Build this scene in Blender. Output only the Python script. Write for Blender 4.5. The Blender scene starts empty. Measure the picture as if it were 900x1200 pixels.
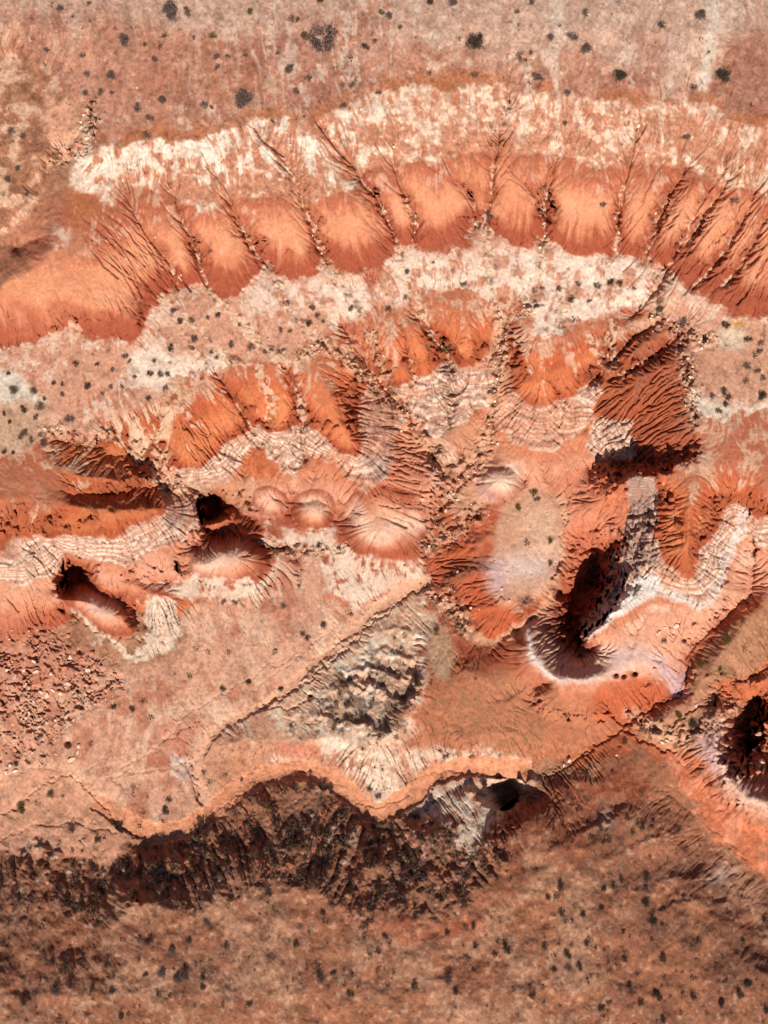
import bpy, math, random
import numpy as np
# ---- camera, sky, sun, exposure
C = bpy.context.scene
CAM_H, FOC = 330.0, 1200.0
cam = bpy.data.objects.new("camera", bpy.data.cameras.new("camera"))
C.collection.objects.link(cam); C.camera = cam
cam.location = (0, 0, CAM_H)
cam.data.sensor_fit = 'VERTICAL'; cam.data.sensor_height = 24; cam.data.lens = 24
cam.data.clip_end = 20000
SUN_EL, SUN_AZ = math.radians(43), math.atan2(-1.0, .04)      # azimuth in the ground plane, from +X
sd = (math.cos(SUN_EL)*math.cos(SUN_AZ), math.cos(SUN_EL)*math.sin(SUN_AZ), math.sin(SUN_EL))
world = bpy.data.worlds.new("World"); C.world = world; world.use_nodes = True
nt = world.node_tree; bg = nt.nodes['Background']; sky = nt.nodes.new('ShaderNodeTexSky')
sky.sky_type = 'NISHITA'; sky.sun_disc = False; sky.sun_elevation = SUN_EL
sky.sun_rotation = math.atan2(sd[0], sd[1])
sky.altitude = 1500; sky.dust_density = 1.5
nt.links.new(sky.outputs[0], bg.inputs[0]); bg.inputs[1].default_value = .05
sun = bpy.data.objects.new("sun", bpy.data.lights.new("sun", 'SUN')); C.collection.objects.link(sun)
sun.data.energy = 4.6; sun.data.angle = math.radians(.53); sun.data.color = (1, .95, .87)
from mathutils import Vector
sun.rotation_euler = Vector(sd).to_track_quat('Z', 'Y').to_euler()
C.view_settings.view_transform = 'Standard'; C.view_settings.look = 'None'
C.view_settings.exposure = .46; C.view_settings.gamma = 1
ALBEDO = .62
# ------------------------------------------------------------------ terrain
# plan coordinates: u to the right, v down the plan, one unit is a quarter metre on the ground
MX = 60
NX, NY = 900+2*MX+1, 1200+2*MX+1
UU, VV = np.meshgrid(np.arange(NX, dtype=np.float32)-MX, np.arange(NY, dtype=np.float32)-MX)
rng = np.random.default_rng(11)

def blur1(a, r, axis):
    r = int(r)
    if r < 1: return a
    p = [(0, 0), (0, 0)]; p[axis] = (r+1, r)
    c = np.cumsum(np.pad(a, p, mode='edge').astype(np.float64), axis=axis)
    n = a.shape[axis]
    hi = np.take(c, np.arange(2*r+1, 2*r+1+n), axis=axis); lo = np.take(c, np.arange(0, n), axis=axis)
    return ((hi-lo)/(2*r+1)).astype(np.float32)
def blur(a, r, k=2):
    for _ in range(k): a = blur1(blur1(a, r, 0), r, 1)
    return a
def soft(a):
    p = np.pad(a, 1, mode='edge')
    return ((p[:-2, 1:-1]+p[2:, 1:-1]+p[1:-1, :-2]+p[1:-1, 2:])*.125+a*.5).astype(np.float32)
def resize(a, ny, nx):
    y = np.linspace(0, a.shape[0]-1.001, ny, dtype=np.float32); x = np.linspace(0, a.shape[1]-1.001, nx, dtype=np.float32)
    y0 = y.astype(int); x0 = x.astype(int); fy = (y-y0)[:, None]; fx = (x-x0)[None]
    r0 = a[y0]; r1 = a[y0+1]
    r = r0*(1-fy)+r1*fy
    return (r[:, x0]*(1-fx)+r[:, x0+1]*fx).astype(np.float32)
def vnoise(cell, cy=None):
    """smooth value noise of roughly unit variance"""
    cy = cy or cell
    ny, nx = int(NY/cy)+4, int(NX/cell)+4
    g = rng.standard_normal((ny, nx)).astype(np.float32)
    y = np.arange(NY, dtype=np.float32)/cy+rng.random(); x = np.arange(NX, dtype=np.float32)/cell+rng.random()
    y0 = y.astype(int); x0 = x.astype(int); fy = y-y0; fx = x-x0
    fy = (fy*fy*(3-2*fy))[:, None]; fx = (fx*fx*(3-2*fx))[None]
    r = g[y0]*(1-fy)+g[y0+1]*fy
    return ((r[:, x0]*(1-fx)+r[:, x0+1]*fx)*1.5).astype(np.float32)
def fbm(cell, octs=4, gain=.55, cy=None):
    s = 0; a = 1; t = 0
    for i in range(octs):
        if cell/2**i < 1.3: break
        s = s+a*vnoise(cell/2**i, (cy or cell)/2**i); t += a*a; a *= gain
    return s/np.sqrt(t)
def sample(a, u, v):
    """bilinear look-up of a field at plan coordinates"""
    x = np.clip(u+MX, 0, NX-1.001); y = np.clip(v+MX, 0, NY-1.001)
    x0 = x.astype(np.int32); y0 = y.astype(np.int32); fx = x-x0; fy = y-y0
    i = y0*NX+x0; f = a.ravel()
    return (f[i]*(1-fx)+f[i+1]*fx)*(1-fy)+(f[i+NX]*(1-fx)+f[i+NX+1]*fx)*fy
def smoothstep(a, b, x):
    t = np.clip((x-a)/(b-a), 0, 1); return t*t*(3-2*t)

def poly_mask(pts):
    m = np.zeros((NY, NX), bool)
    P = np.array([(p[0], p[1]) for p in pts], np.float32)
    x0, x1 = int(max(0, P[:, 0].min()+MX)), int(min(NX, P[:, 0].max()+MX+2))
    y0, y1 = int(max(0, P[:, 1].min()+MX)), int(min(NY, P[:, 1].max()+MX+2))
    if x1 <= x0 or y1 <= y0: return m
    U = UU[y0:y1, x0:x1]; V = VV[y0:y1, x0:x1]; s = np.zeros(U.shape, bool)
    n = len(P)
    for i in range(n):
        (ax, ay), (bx, by) = P[i], P[(i+1) % n]
        if ay == by: continue
        c = ((ay > V) != (by > V)) & (U < (bx-ax)*(V-ay)/(by-ay)+ax)
        s ^= c
    m[y0:y1, x0:x1] = s
    return m

def line_field(pts, R):
    """distance to a polyline within R, with the value carried along it"""
    D = np.full((NY, NX), 1e6, np.float32); Z = np.zeros((NY, NX), np.float32)
    for a, b in zip(pts[:-1], pts[1:]):
        x0, x1 = min(a[0], b[0])-R, max(a[0], b[0])+R; y0, y1 = min(a[1], b[1])-R, max(a[1], b[1])+R
        i0, i1 = int(max(0, x0+MX)), int(min(NX, x1+MX+1)); j0, j1 = int(max(0, y0+MX)), int(min(NY, y1+MX+1))
        if i1 <= i0 or j1 <= j0: continue
        U = UU[j0:j1, i0:i1]; V = VV[j0:j1, i0:i1]
        dx, dy = b[0]-a[0], b[1]-a[1]; L = dx*dx+dy*dy+1e-6
        t = np.clip(((U-a[0])*dx+(V-a[1])*dy)/L, 0, 1)
        d = np.hypot(U-a[0]-t*dx, V-a[1]-t*dy)
        za = a[2] if len(a) > 2 else 0; zb = b[2] if len(b) > 2 else 0
        s = D[j0:j1, i0:i1]; k = d < s
        s[k] = d[k]; Z[j0:j1, i0:i1][k] = (za+(zb-za)*t)[k]
    return D, Z

def solve(lines):
    """membrane through all levelled lines, coarse to fine"""
    prev = None
    for step in (24, 12, 6, 3):
        ny, nx = NY//step+1, NX//step+1
        acc = np.zeros((ny, nx), np.float32); cnt = np.zeros((ny, nx), np.float32)
        for ln in lines:
            for a, b in zip(ln[:-1], ln[1:]):
                n = int(max(abs(b[0]-a[0]), abs(b[1]-a[1]))/step*2)+2
                t = np.linspace(0, 1, n)
                xs = np.rint((a[0]+(b[0]-a[0])*t+MX)/step).astype(int); ys = np.rint((a[1]+(b[1]-a[1])*t+MX)/step).astype(int)
                zs = a[2]+(b[2]-a[2])*t
                ok = (xs >= 0) & (xs < nx) & (ys >= 0) & (ys < ny)
                np.add.at(acc, (ys[ok], xs[ok]), zs[ok]); np.add.at(cnt, (ys[ok], xs[ok]), 1)
        fix = cnt > 0; val = acc/np.maximum(cnt, 1)
        z = np.full((ny, nx), 25, np.float32) if prev is None else resize(prev, ny, nx)
        z[fix] = val[fix]
        for it in range(500 if prev is None else 150):
            p = np.pad(z, 1, mode='edge')
            z = (p[:-2, 1:-1]+p[2:, 1:-1]+p[1:-1, :-2]+p[1:-1, 2:])*.25
            z[fix] = val[fix]
        prev = z
    # map the coarse lattice (spacing = step) to the full grid exactly
    y = np.arange(NY, dtype=np.float32)/step; x = np.arange(NX, dtype=np.float32)/step
    y0 = np.clip(y.astype(int), 0, ny-2); x0 = np.clip(x.astype(int), 0, nx-2)
    fy = (y-y0)[:, None]; fx = (x-x0)[None]
    r = z[y0]*(1-fy)+z[y0+1]*fy
    return (r[:, x0]*(1-fx)+r[:, x0+1]*fx).astype(np.float32)

def accumulate(z):
    """drainage area by steepest descent"""
    best = np.zeros((NY, NX), np.float32); rec = np.arange(NY*NX, dtype=np.int64).reshape(NY, NX)
    idx = rec.copy()
    for dy in (-1, 0, 1):
        for dx in (-1, 0, 1):
            if dx == 0 and dy == 0: continue
            ys = slice(max(0, -dy), NY-max(0, dy)); yt = slice(max(0, dy), NY-max(0, -dy))
            xs = slice(max(0, -dx), NX-max(0, dx)); xt = slice(max(0, dx), NX-max(0, -dx))
            g = (z[ys, xs]-z[yt, xt])/math.hypot(dx, dy)
            g = g*(1+.35*rng.random(g.shape, dtype=np.float32))
            b = best[ys, xs]; k = g > b
            b[k] = g[k]; rec[ys, xs][k] = idx[yt, xt][k]
    order = np.argsort(-z.ravel(), kind='stable').tolist()
    R = rec.ravel().tolist(); A = [1.0]*(NX*NY)
    for i in order:
        j = R[i]
        if j != i: A[j] += A[i]
    return np.array(A, np.float32).reshape(NY, NX)

def flow_smear(z, noise, n=14, step=1.4, both=True):
    """average a noise along the fall line: grooves and streaks that run downhill"""
    gy, gx = np.gradient(z); g = np.hypot(gx, gy)+1e-4
    gx /= g; gy /= g
    out = noise.copy(); w = 1.0
    for sgn in ((1, -1) if both else (-1,)):
        u, v = UU.copy(), VV.copy()
        for k in range(n):
            du = sample(gx, u, v); dv = sample(gy, u, v)
            u = u+sgn*step*du; v = v+sgn*step*dv
            f = 1-k/n
            out += f*sample(noise, u, v); w += f
    out /= w
    return out/out.std()

# ---- levelled lines (u, v, height in metres) read off the survey
def lv(z, *p): return [(a, b, z) for a, b in p]
LA = [(-60,60,70),(20,70,69.5),(60,95,69),(103,130,68.5),(107,167,68),(113,180,68),(143,170,68),(177,160,68),(213,167,68),(247,155,68),(283,152,68),(300,140,68),(333,143,68),(367,143,68),(400,130,68),(427,113,68),(460,107,68),(487,100,68),(533,103,68),(583,102,68),(600,113,68),(643,107,68),(683,113,68),(717,118,68),(760,120,68),(807,117,68),(833,123,68),(853,140,68),(900,153,68),(960,165,68)]
LB = lv(62,(83,223),(110,227),(133,247),(157,222),(200,232),(233,250),(267,233),(300,232),(333,228),(370,235),(410,225),(427,200),(467,190),(517,190),(550,180),(600,187),(643,177),(693,200),(743,193),(800,197),(840,213),(900,227),(960,240))
LC = [(-60,430,43),(0,412,44),(33,403,45)]+lv(46,(53,393),(83,385),(107,395),(127,392),(153,400),(173,377),(188,352),(205,333),(225,336),(240,336),(267,349),(283,347),(300,338),(314,311),(333,328),(357,328),(374,320),(384,308),(403,322),(427,315),(450,302),(467,291),(487,284),(505,290),(525,307),(543,292),(560,266),(578,268),(590,283),(612,290),(625,294),(638,283),(655,300),(685,304),(710,300),(724,290),(740,300),(758,304),(780,322),(800,325),(817,345),(850,360),(883,366),(900,372),(960,385))
LD = lv(42,(-60,545),(0,538),(35,535),(50,503),(70,498),(110,508),(130,492),(160,478),(190,468),(205,450),(255,430),(270,418),(300,425),(355,415),(362,398),(375,385),(400,378),(430,372),(450,370),(490,352),(505,340),(530,345),(560,350),(585,356),(606,352),(625,370),(640,393),(665,397),(680,383),(700,375),(722,360),(745,365),(765,373),(795,390),(806,420),(808,460),(815,500),(835,500),(870,485),(900,480),(960,475))
LINES = [LA, LB, LC, LD,
 # upper plain
 [(-60,-60,76),(450,-60,73),(960,-60,76)], [(0,30,74),(450,30,71.5),(900,40,74)],
 # west plain and its ravine
 [(-60,235,62),(0,235,63),(25,222,64),(45,190,66),(50,150,67)], [(-60,150,68),(0,140,68)],
 [(100,178,65),(88,185,63),(62,205,60.5),(30,258,57),(0,284,54.5),(-60,315,52)],
 [(85,225,62),(72,255,61),(62,290,60),(95,300,59),(120,285,60),(110,250,61.5)],
 [(60,292,60),(40,315,57),(0,335,55.5),(-60,350,55)],
 [(-60,375,51),(0,358,52),(50,352,53.5),(100,352,53.5),(140,366,51),(160,375,48.5)],
 [(20,290,52),(45,280,54)],
 # bench
 [(-60,470,43.2),(0,460,43.5),(100,450,44),(200,410,44),(300,385,44),(400,350,44),(500,318,44),(600,325,44),(700,340,43.8),(800,370,43.5),(850,420,43.5),(900,400,44),(960,430,44)],
 # west spurs, tier two
 [(52,511,40),(75,515,37),(112,524,33),(152,541,29),(186,558,25),(195,575,22)],
 [(40,540,41.5),(70,548,40),(100,558,38.5),(140,563,35),(168,562,31)],
 [(85,578,35),(120,582,31),(155,574,28),(182,570,25)],
 [(-60,575,43),(0,585,42),(60,590,39.5),(110,598,36),(150,600,32),(176,598,29)],
 lv(28,(-60,650),(10,625),(60,628),(100,633),(140,626),(170,613),(182,600),(186,585)),
 lv(21,(62,643),(75,652),(120,657),(150,660),(190,643),(220,633),(231,612),(229,590),(215,572),(200,565)),
 [(-60,668,24),(0,665,26),(20,658,27),(40,655,26)], lv(17,(-60,700),(0,685),(30,687),(58,672),(70,650)),
 # nose bottoms, tier two
 lv(28,(186,548),(200,547),(230,551),(247,541),(267,517),(290,507),(305,495),(320,507),(337,507),(353,498),(360,500),(383,513),(400,531),(413,533),(420,520),(421,487),(427,460),(433,447),(440,447),(453,452),(467,455),(480,447),(500,443),(517,433),(525,418),(534,424),(550,428),(570,422),(580,412)),
 lv(28,(596,440),(600,463),(617,473),(637,480),(657,473),(677,460),(700,443),(710,438)),
 # band bottoms, tier two
 lv(21,(205,568),(240,572),(262,562),(285,540),(310,520),(325,540),(342,560),(356,545),(370,535),(392,540),(410,562),(430,582),(442,574),(450,550),(462,515),(470,495),(478,485),(498,505),(512,510),(530,503),(548,488),(565,478)),
 lv(21,(590,498),(600,510),(623,527),(643,528),(667,514),(686,503)),
 # crests of the second tier noses
 [(372,425,41.3),(385,465,37.5),(398,498,34),(408,520,30)], [(330,440,40),(338,480,34.5),(330,500,30)], [(205,470,40.5),(215,510,35),(222,540,30)], [(280,440,40.5),(283,480,34)],
 [(612,378,41),(616,405,39),(621,435,36)], [(545,360,41),(550,395,36.5),(552,418,31)], [(455,385,41),(460,420,36)], [(495,385,40.5),(500,420,34)],
 # rocky gullies
 [(585,372,38),(587,400,31.5),(585,430,28),(576,470,22),(570,510,18),(558,545,14),(538,570,12),(520,592,9),(508,620,7),(503,650,5),(498,684,2)],
 [(433,395,38),(450,440,30),(462,465,24),(478,492,19),(497,520,15),(520,550,13.5),(530,568,12.5)],
 [(517,403,33),(527,412,31)],
 # east slope between bench and gully
 [(705,395,40),(713,432,35),(702,462,30),(692,495,25),(688,525,20),(680,553,16),(668,585,14.5)],
 [(722,395,41.5),(735,440,38),(745,480,33),(740,510,29),(728,525,27)],
 [(690,550,14),(705,543,18),(733,542,23),(767,542,29.5),(800,534,36),(818,520,40)],
 [(820,543,42),(795,552,40.5),(765,556,38),(735,562,34),(710,572,26)],
 [(815,560,41),(806,590,39),(808,620,36.5),(808,655,31)],
 [(850,540,41),(865,560,38),(862,585,33)],
 [(890,520,41),(895,560,40),(900,580,38),(960,600,38)],
 lv(28,(765,580),(766,620),(770,645),(780,660),(800,673),(815,673),(822,650),(835,620),(848,600),(862,595),(885,610),(900,605),(960,640)),
 lv(21,(735,595),(738,640),(742,670),(722,712),(691,748),(715,727),(745,705),(775,690),(795,698),(820,711),(838,702),(848,667),(860,635),(875,620),(890,640),(900,640),(960,670)),
 # tier three
 [(262,560,20),(285,575,18),(312,586,17),(330,590,14)], lv(8,(275,590),(290,605),(312,612),(332,608),(341,598)),
 [(340,562,20),(352,575,17.5),(368,592,15)], lv(8,(341,600),(352,618),(370,624),(386,619),(396,604)),
 [(520,520,22),(512,550,21),(500,580,19),(486,608,16.5),(465,622,16),(440,620,16),(420,604,16.5),(425,590,18)],
 lv(8,(398,608),(404,625),(420,642),(445,653),(475,661),(494,652),(499,635)),
 [(515,520,18.5),(528,530,17.5),(540,545,15)],
 [(600,510,20),(585,540,18),(580,560,17.5),(575,575,16),(595,575,16)], 
 [(530,610,10),(545,600,12),(570,594,12),(590,583,13),(610,572,13.5),(660,575,15)],
 lv(13,(585,610),(582,640),(575,670),(590,700),(620,695),(640,685),(655,670)),
 lv(13.5,(610,600),(650,600),(660,630),(620,640)),
 [(505,700,4),(530,722,5.5),(553,748,6.5),(580,752,7),(612,738,8),(640,704,9.5),(656,680,10.5),(660,650,12),(665,610,14)],
 [(535,640,9),(560,640,12),(530,680,8),(560,690,11),(545,715,8),(580,730,9.5)],
 # west third tier, pit and mound
 [(150,664,20),(190,666,19),(230,664,18.5),(265,658,18),(285,650,17)],
 [(225,640,14),(250,634,13),(285,630,13)], [(238,622,9),(262,618,9),(280,610,10)],
 lv(-6,(238,588),(248,582),(258,590),(256,606),(240,610)), lv(13,(232,618),(250,615),(266,610)),
 lv(14,(228,575),(250,571),(268,585)),
 [(150,677,13)]+lv(8,(200,676),(233,680),(262,689),(285,694),(300,689),(312,668),(316,645),(308,620),(298,604)),
 [(60,700,15),(85,704,15),(110,706,15),(130,716,14),(148,730,12),(160,742,9)],
 lv(1,(80,668),(95,668),(98,685),(88,688),(80,678)), lv(15,(72,658),(98,656),(115,668)),
 [(108,690,10),(130,695,11),(150,708,9),(168,722,6.5),(170,738,6)],
 [(120,678,16),(160,688,13),(190,700,10),(212,722,6)],
 lv(5,(85,718),(110,740),(140,760),(165,750),(175,735)),
 # floor
 [(60,735,7),(100,765,5),(140,778,3.8),(178,780,3.5),(215,765,3.5),(240,740,4),(300,715,4),(335,690,5),(400,680,5),(460,672,4.5),(492,672,4)],
 [(-60,760,9),(0,750,9),(40,790,6),(0,830,4),(-60,840,4)], [(100,830,2.5),(200,820,2.5),(180,870,1)],
 [(300,760,3),(340,740,3),(400,710,3.3)],
 [(-60,900,-1.5),(0,890,-1.5),(60,885,-2),(150,925,-3)],
 # central white hill
 [(503,735,6),(503,780,9),(493,822,10.5),(470,852,9.5),(440,862,8)],
 [(488,740,4.8),(484,785,5.2),(476,818,6),(452,842,6.5)], [(440,740,3.4),(430,790,4.0),(410,830,4.2)],
 [(400,775,2.2),(380,800,2.4),(350,840,1.8)],
 [(540,790,10),(575,800,9.5),(640,800,8)], [(540,860,8),(600,860,6)],
 [(350,872,4),(400,862,5),(440,880,6),(480,885,3.5),(540,878,3),(600,890,2)],
 [(270,870,1),(320,870,1.5)],
 # third canyon with the long pale crest
 [(618,703,15),(617,740,16.5),(628,778,17),(655,800,16),(690,797,15),(720,784,15),(745,775,15.5),(775,782,13.5)],
 [(655,694,-7),(672,700,-9),(668,725,-7),(676,750,-3)], [(683,650,4),(700,642,-2),(700,670,-9),(685,690,-9)],
 [(648,690,10),(650,720,4),(660,745,4),(680,768,7),(700,760,9)],
 [(690,600,17),(715,600,20),(720,622,20)],
 lv(10,(596,730),(604,785),(634,824),(668,838),(700,832)),
 [(735,745,16.5),(770,740,16.5),(800,735,16.5),(830,728,16),(860,690,15),(868,650,16)],
 # channel and benches on the right
 [(878,640,14),(882,672,12.5),(874,700,11.5),(848,724,10.5),(815,756,9.5),(806,772,9),(803,792,8),(793,812,6.5),(768,822,5),(750,836,4),(735,850,3),(700,872,2),(660,892,1),(636,908,0),(612,903,-1)],
 [(960,690,17),(900,700,16),(850,760,14.5),(830,790,13),(800,825,9.5),(770,850,8)],
 lv(4,(620,805),(632,835),(665,850),(700,852),(725,838)),
 [(960,765,10),(900,778,9),(880,792,8),(845,802,6),(835,822,5)],
 [(840,828,11),(835,870,13),(840,905,13.5),(862,930,14),(900,942,14),(960,945,14)],
 lv(-14,(885,815),(872,850),(876,880)), [(880,800,10),(905,795,10),(960,790,10)], lv(8,(875,908),(900,912),(960,912)),
 [(893,850,0),(900,870,4),(930,880,5)],
 [(760,870,5),(800,890,5),(815,920,5),(850,960,5),(880,975,4.5),(960,1000,3)],
 [(790,925,4),(820,970,3.5),(860,1005,2.5),(900,1032,1.5),(960,1080,0)],
 # wash
 [(612,903,-1),(575,898,-1.2),(540,897,-1.3),(505,908,-1.5),(484,932,-1.8),(455,950,-2),(432,953,-2.1),(415,935,-2.2),(390,912,-2.5),(350,900,-2.7),(310,905,-3),(280,922,-3.2),(245,955,-3.5),(215,975,-3.7),(180,979,-4),(150,965,-4.1),(120,945,-4.2),(80,918,-4.3),(40,935,-4.5),(0,958,-5),(-60,985,-5)],
 [(498,684,2),(470,692,1.5),(440,715,1),(400,750,.5),(360,785,0),(320,820,-.7),(280,840,-1.2),(250,860,-1.6),(232,885,-2),(230,915,-2.6),(240,940,-3.2)],
 # southern slope
 [(-60,1008,-3.6),(0,1000,-3.4),(60,990,-3.2),(100,1003,-3),(112,1030,-2),(118,1045,0),(128,1015,-2.6),(150,986,-3.6),(190,991,-3.8),(240,968,-3),(290,926,-1.6),(340,918,-1),(375,920,-1),(402,940,-2),(422,966,-2),(445,968,-2),(478,963,-1.6),(500,950,-1),(520,925,-.5),(570,915,-.5)],
 [(505,975,5),(535,985,7),(560,965,6),(570,945,4),(545,930,3)],
 lv(-12,(582,922),(595,918),(606,928),(590,942)), lv(1,(578,950),(592,952),(612,942),(626,940)), lv(2,(585,910),(608,908),(625,918),(630,928)),
 [(-60,1085,5.5),(0,1080,5.5),(40,1090,5.5),(90,1110,7),(130,1090,8),(160,1060,9.5),(190,1065,10.5),(230,1080,11),(260,1050,10.5),(290,1038,10.5),(340,1038,11),(380,1055,11),(430,1078,12),(480,1083,12),(530,1075,12),(560,1050,11.5),(590,1015,11.5),(603,978,9.5),(622,955,8),(640,950,8)],
 [(-60,1170,13),(0,1170,13),(450,1160,15.5),(700,1160,15.5)], [(-60,1260,14),(450,1260,16),(960,1260,17)],
 [(650,928,4.5),(700,915,6),(750,900,5.5)],
 [(650,1000,11.5),(700,990,11.5),(740,960,10),(785,985,8),(820,1020,7.5),(860,1060,7),(960,1140,7)],
 [(700,1070,14),(780,1070,12),(850,1110,13),(960,1180,14)],
]
LINES += [[(684,740,-1),(700,702,0),(712,662,2),(722,635,6)], [(689,743,7),(708,706,9),(722,672,11),(730,645,13)], [(696,742,9.5),(716,706,12),(731,672,14.5),(738,645,16)]]
RAISE = [(6,[(350,836,.5),(385,842,2),(430,852,2.6),(462,866,1)]), (5,[(375,812,.8),(410,802,2.4),(450,812,2.6),(480,832,1.5)]), (4,[(392,788,.8),(430,782,2),(470,795,2.4),(492,803,1.5)]),
 (4,[(425,768,.5),(455,763,1.4),(482,775,1.5)]), (4,[(440,742,.3),(470,735,1),(490,745,1)]), (5,[(520,650,.5),(545,640,1.6),(575,628,.6)]), (4,[(515,690,.5),(545,672,1.6),(580,668,.4)]), (4,[(545,722,.5),(575,705,1.5),(600,700,.4)]),
 (6,[(645,1000,.4),(700,965,1.2),(745,950,.6)]), (6,[(700,1010,.3),(760,985,1.2),(800,975,.5)]), (7,[(760,1075,.5),(800,1055,1.4),(850,1060,.6)]), (5,[(740,1050,.4),(790,1030,1),(830,1030,.4)])]
CARVE_EXTRA = [(4,[(346,566,.4),(344,588,1.8),(342,606,.6)]), (4,[(402,585,.4),(399,600,1.8),(395,616,.5)]), (4,[(288,552,.2),(280,580,1.4),(276,600,.5)]), (4,[(300,520,.2),(292,540,1),(285,560,1)]),
 (4,[(371,540,.2),(370,560,1),(358,580,.6)]), (4,[(418,588,.2),(412,600,.8),(404,618,.4)]), (4,[(560,500,.3),(553,520,1.2),(545,545,.8)]), (5,[(630,530,.2),(640,560,.8),(655,590,.6)]),
 (4,[(620,800,.2),(600,815,.8),(580,822,.4)]), (4,[(760,720,.2),(742,750,.8),(735,780,.4)]), (4,[(800,720,.2),(790,745,.8),(775,765,.5),(770,790,.8)]), (4,[(835,715,.2),(815,735,.6),(795,750,.6),(785,770,.6)])]
# rounded mounds: centre, radii, turn, foot and top height
MOUNDS = [(317,587,22,17,.35,8.5,17), (368,597,26,24,0,8.5,17.5), (450,612,50,42,0,8.5,18), (586,562,27,23,-.3,13.5,20.5), (524,528,17,15,.5,13.5,18.5), (268,656,46,33,.05,8.5,19), (118,714,47,24,.5,5.5,15.5)]
# ---- carved channels (u, v, depth), half width; the rest is left to the water
CARVE = [
 (7,[(147,230,0),(190,300,1.6),(212,330,.3)]), (7,[(197,213,0),(215,260,1.8),(230,300,2.4),(243,336,.3)]),
 (6,[(263,217,0),(280,260,2),(297,290,2.4),(314,312,.2)]),
 (7,[(300,153,.6),(333,183,1.6),(353,233,2.6),(375,290,2.4),(384,309,.3)]),
 (7,[(370,142,.6),(413,193,2.2),(443,233,3),(458,268,2.4),(467,290,.4)]),
 (6,[(457,180,.4),(475,230,1.8),(487,255,1.8),(487,283,.2)]),
 (7,[(527,205,.3),(555,235,2),(561,266,.3)]), (7,[(597,118,1),(580,187,1.8),(573,230,2.2),(567,266,.3)]),
 (6,[(650,185,.5),(641,225,2.2),(640,250,2.4),(637,284,.3)]), (5,[(600,200,.2),(628,230,1.4),(638,250,.8)]),
 (6,[(745,150,.6),(732,215,1.2),(723,258,2),(723,289,.3)]),
 (6,[(807,190,.5),(785,230,2.2),(770,258,2.4),(757,302,.4)]),
 (5,[(845,205,.4),(815,250,1.2),(792,296,1.3),(780,320,.5)]),
 (6,[(883,228,.6),(865,268,1.7),(843,305,1.8),(812,338,.6)]), (5,[(855,205,.4),(835,240,1.6),(805,285,1.6)]),
 (5,[(900,250,1),(880,290,1.6),(850,335,1.4)]), (5,[(780,320,1.4),(760,350,1),(740,372,1)]),
 (5,[(250,430,0),(275,470,1.4),(300,510,2)]), (6,[(334,430,.4),(345,470,2),(354,497,2.4),(358,540,1.6)]),
 (5,[(200,465,0),(180,520,1.2),(200,548,1.6)]),
 (5,[(120,500,.4),(160,530,1.4),(190,553,1.6)]),
 (6,[(403,385,.6),(425,420,2.4),(445,447,3),(462,470,2)]),
 (5,[(490,372,.5),(505,395,2),(524,412,3),(530,440,2),(528,500,1)]),
 (4,[(470,380,.2),(478,420,1.2),(487,448,1)]),
 (5,[(640,440,0),(660,470,1),(655,500,1)]),
 (5,[(720,400,.5),(712,420,2)]), (5,[(805,385,.5),(770,415,2.4),(715,445,2)]), (5,[(770,380,.6),(740,395,2),(715,425,2)]),
 (4,[(745,690,1.4),(742,660,1.4),(750,630,1)]),
 (3,[(340,640,.6),(348,650,1.6),(352,662,1),(350,685,1)]),
 (3,[(300,640,1),(330,642,2),(350,636,1.6)]),
]
# ---- shape: membrane, rounded noses, carved channels, running water
zb = solve(LINES)
w1, w2 = fbm(26, 4), fbm(26, 4); w3, w4 = fbm(7, 3), fbm(7, 3)
zb = soft(soft(zb))
WU, WV = UU+2.2*w1+.9*w3, VV+2.2*w2+.9*w4
zb = sample(blur(zb, 1), UU+1.6*w1+.35*w3, VV+1.6*w2+.35*w4)
north = 1-smoothstep(880, 905, VV)
def bulge(z, a, b, p, m=1):
    t = np.clip((z-a)/(b-a), 0, 1)
    return z+m*((1-(1-t)**p)-t)*(b-a)*((z > a) & (z < b))
zb = bulge(zb, 46, 62, 1.45); zb = bulge(zb, 28, 42, 1.35); zb = bulge(zb, 8, 19, 1.4, north*.8)
fade = .4+.6*smoothstep(66, 57, zb)
for half, ln in CARVE+CARVE_EXTRA:
    D, Z = line_field(ln, half*3.5); Z = Z*fade
    D = sample(D, UU+.9*w3+.8*w1, VV+.9*w4+.8*w2)
    k = np.exp(-D/half)*(D < half*3.4)
    zb = zb-.55*Z*k-.55*Z*np.exp(-(D/(half*.42))**2)
    if half > 4.5: zb = zb-.8*Z*np.exp(-(D/(half*2.0))**2)*(D < half*3.4)*np.clip((half*3.4-D)/half, 0, 1)
for half, ln in RAISE:
    D, Z = line_field(ln, half*3.5)
    D = sample(D, UU+2.0*w3+w1, VV+2.0*w4+w2)
    zb = zb+.9*Z*np.exp(-(D/half)**1.5)*(D < half*3.4)
dome = np.full((NY, NX), 9, np.float32)
for cu, cv, ru, rv, tn, z0, z1 in MOUNDS:
    du, dv = UU-cu+.8*w1, VV-cv+.8*w2; c_, s_ = math.cos(tn), math.sin(tn)
    d = np.hypot((du*c_+dv*s_)/ru, (dv*c_-du*s_)/rv); dome = np.minimum(dome, d)
    q = z0+(z1-z0)*np.clip(1-d**2.6, 0, 1)
    k = (d < 1); zb = np.where(k, np.maximum(zb, q), zb)
    zb = np.where((d >= 1) & (d < 1.35) & (dv > 0), np.minimum(zb, z0+.6+6*(d-1)), zb)
zb = blur(zb, 1)
gy, gx = np.gradient(zb); slope0 = np.hypot(gx, gy)/.25
steep = blur(smoothstep(.12, .6, slope0), 2)*(1-.75*smoothstep(1020, 1070, VV))

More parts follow.
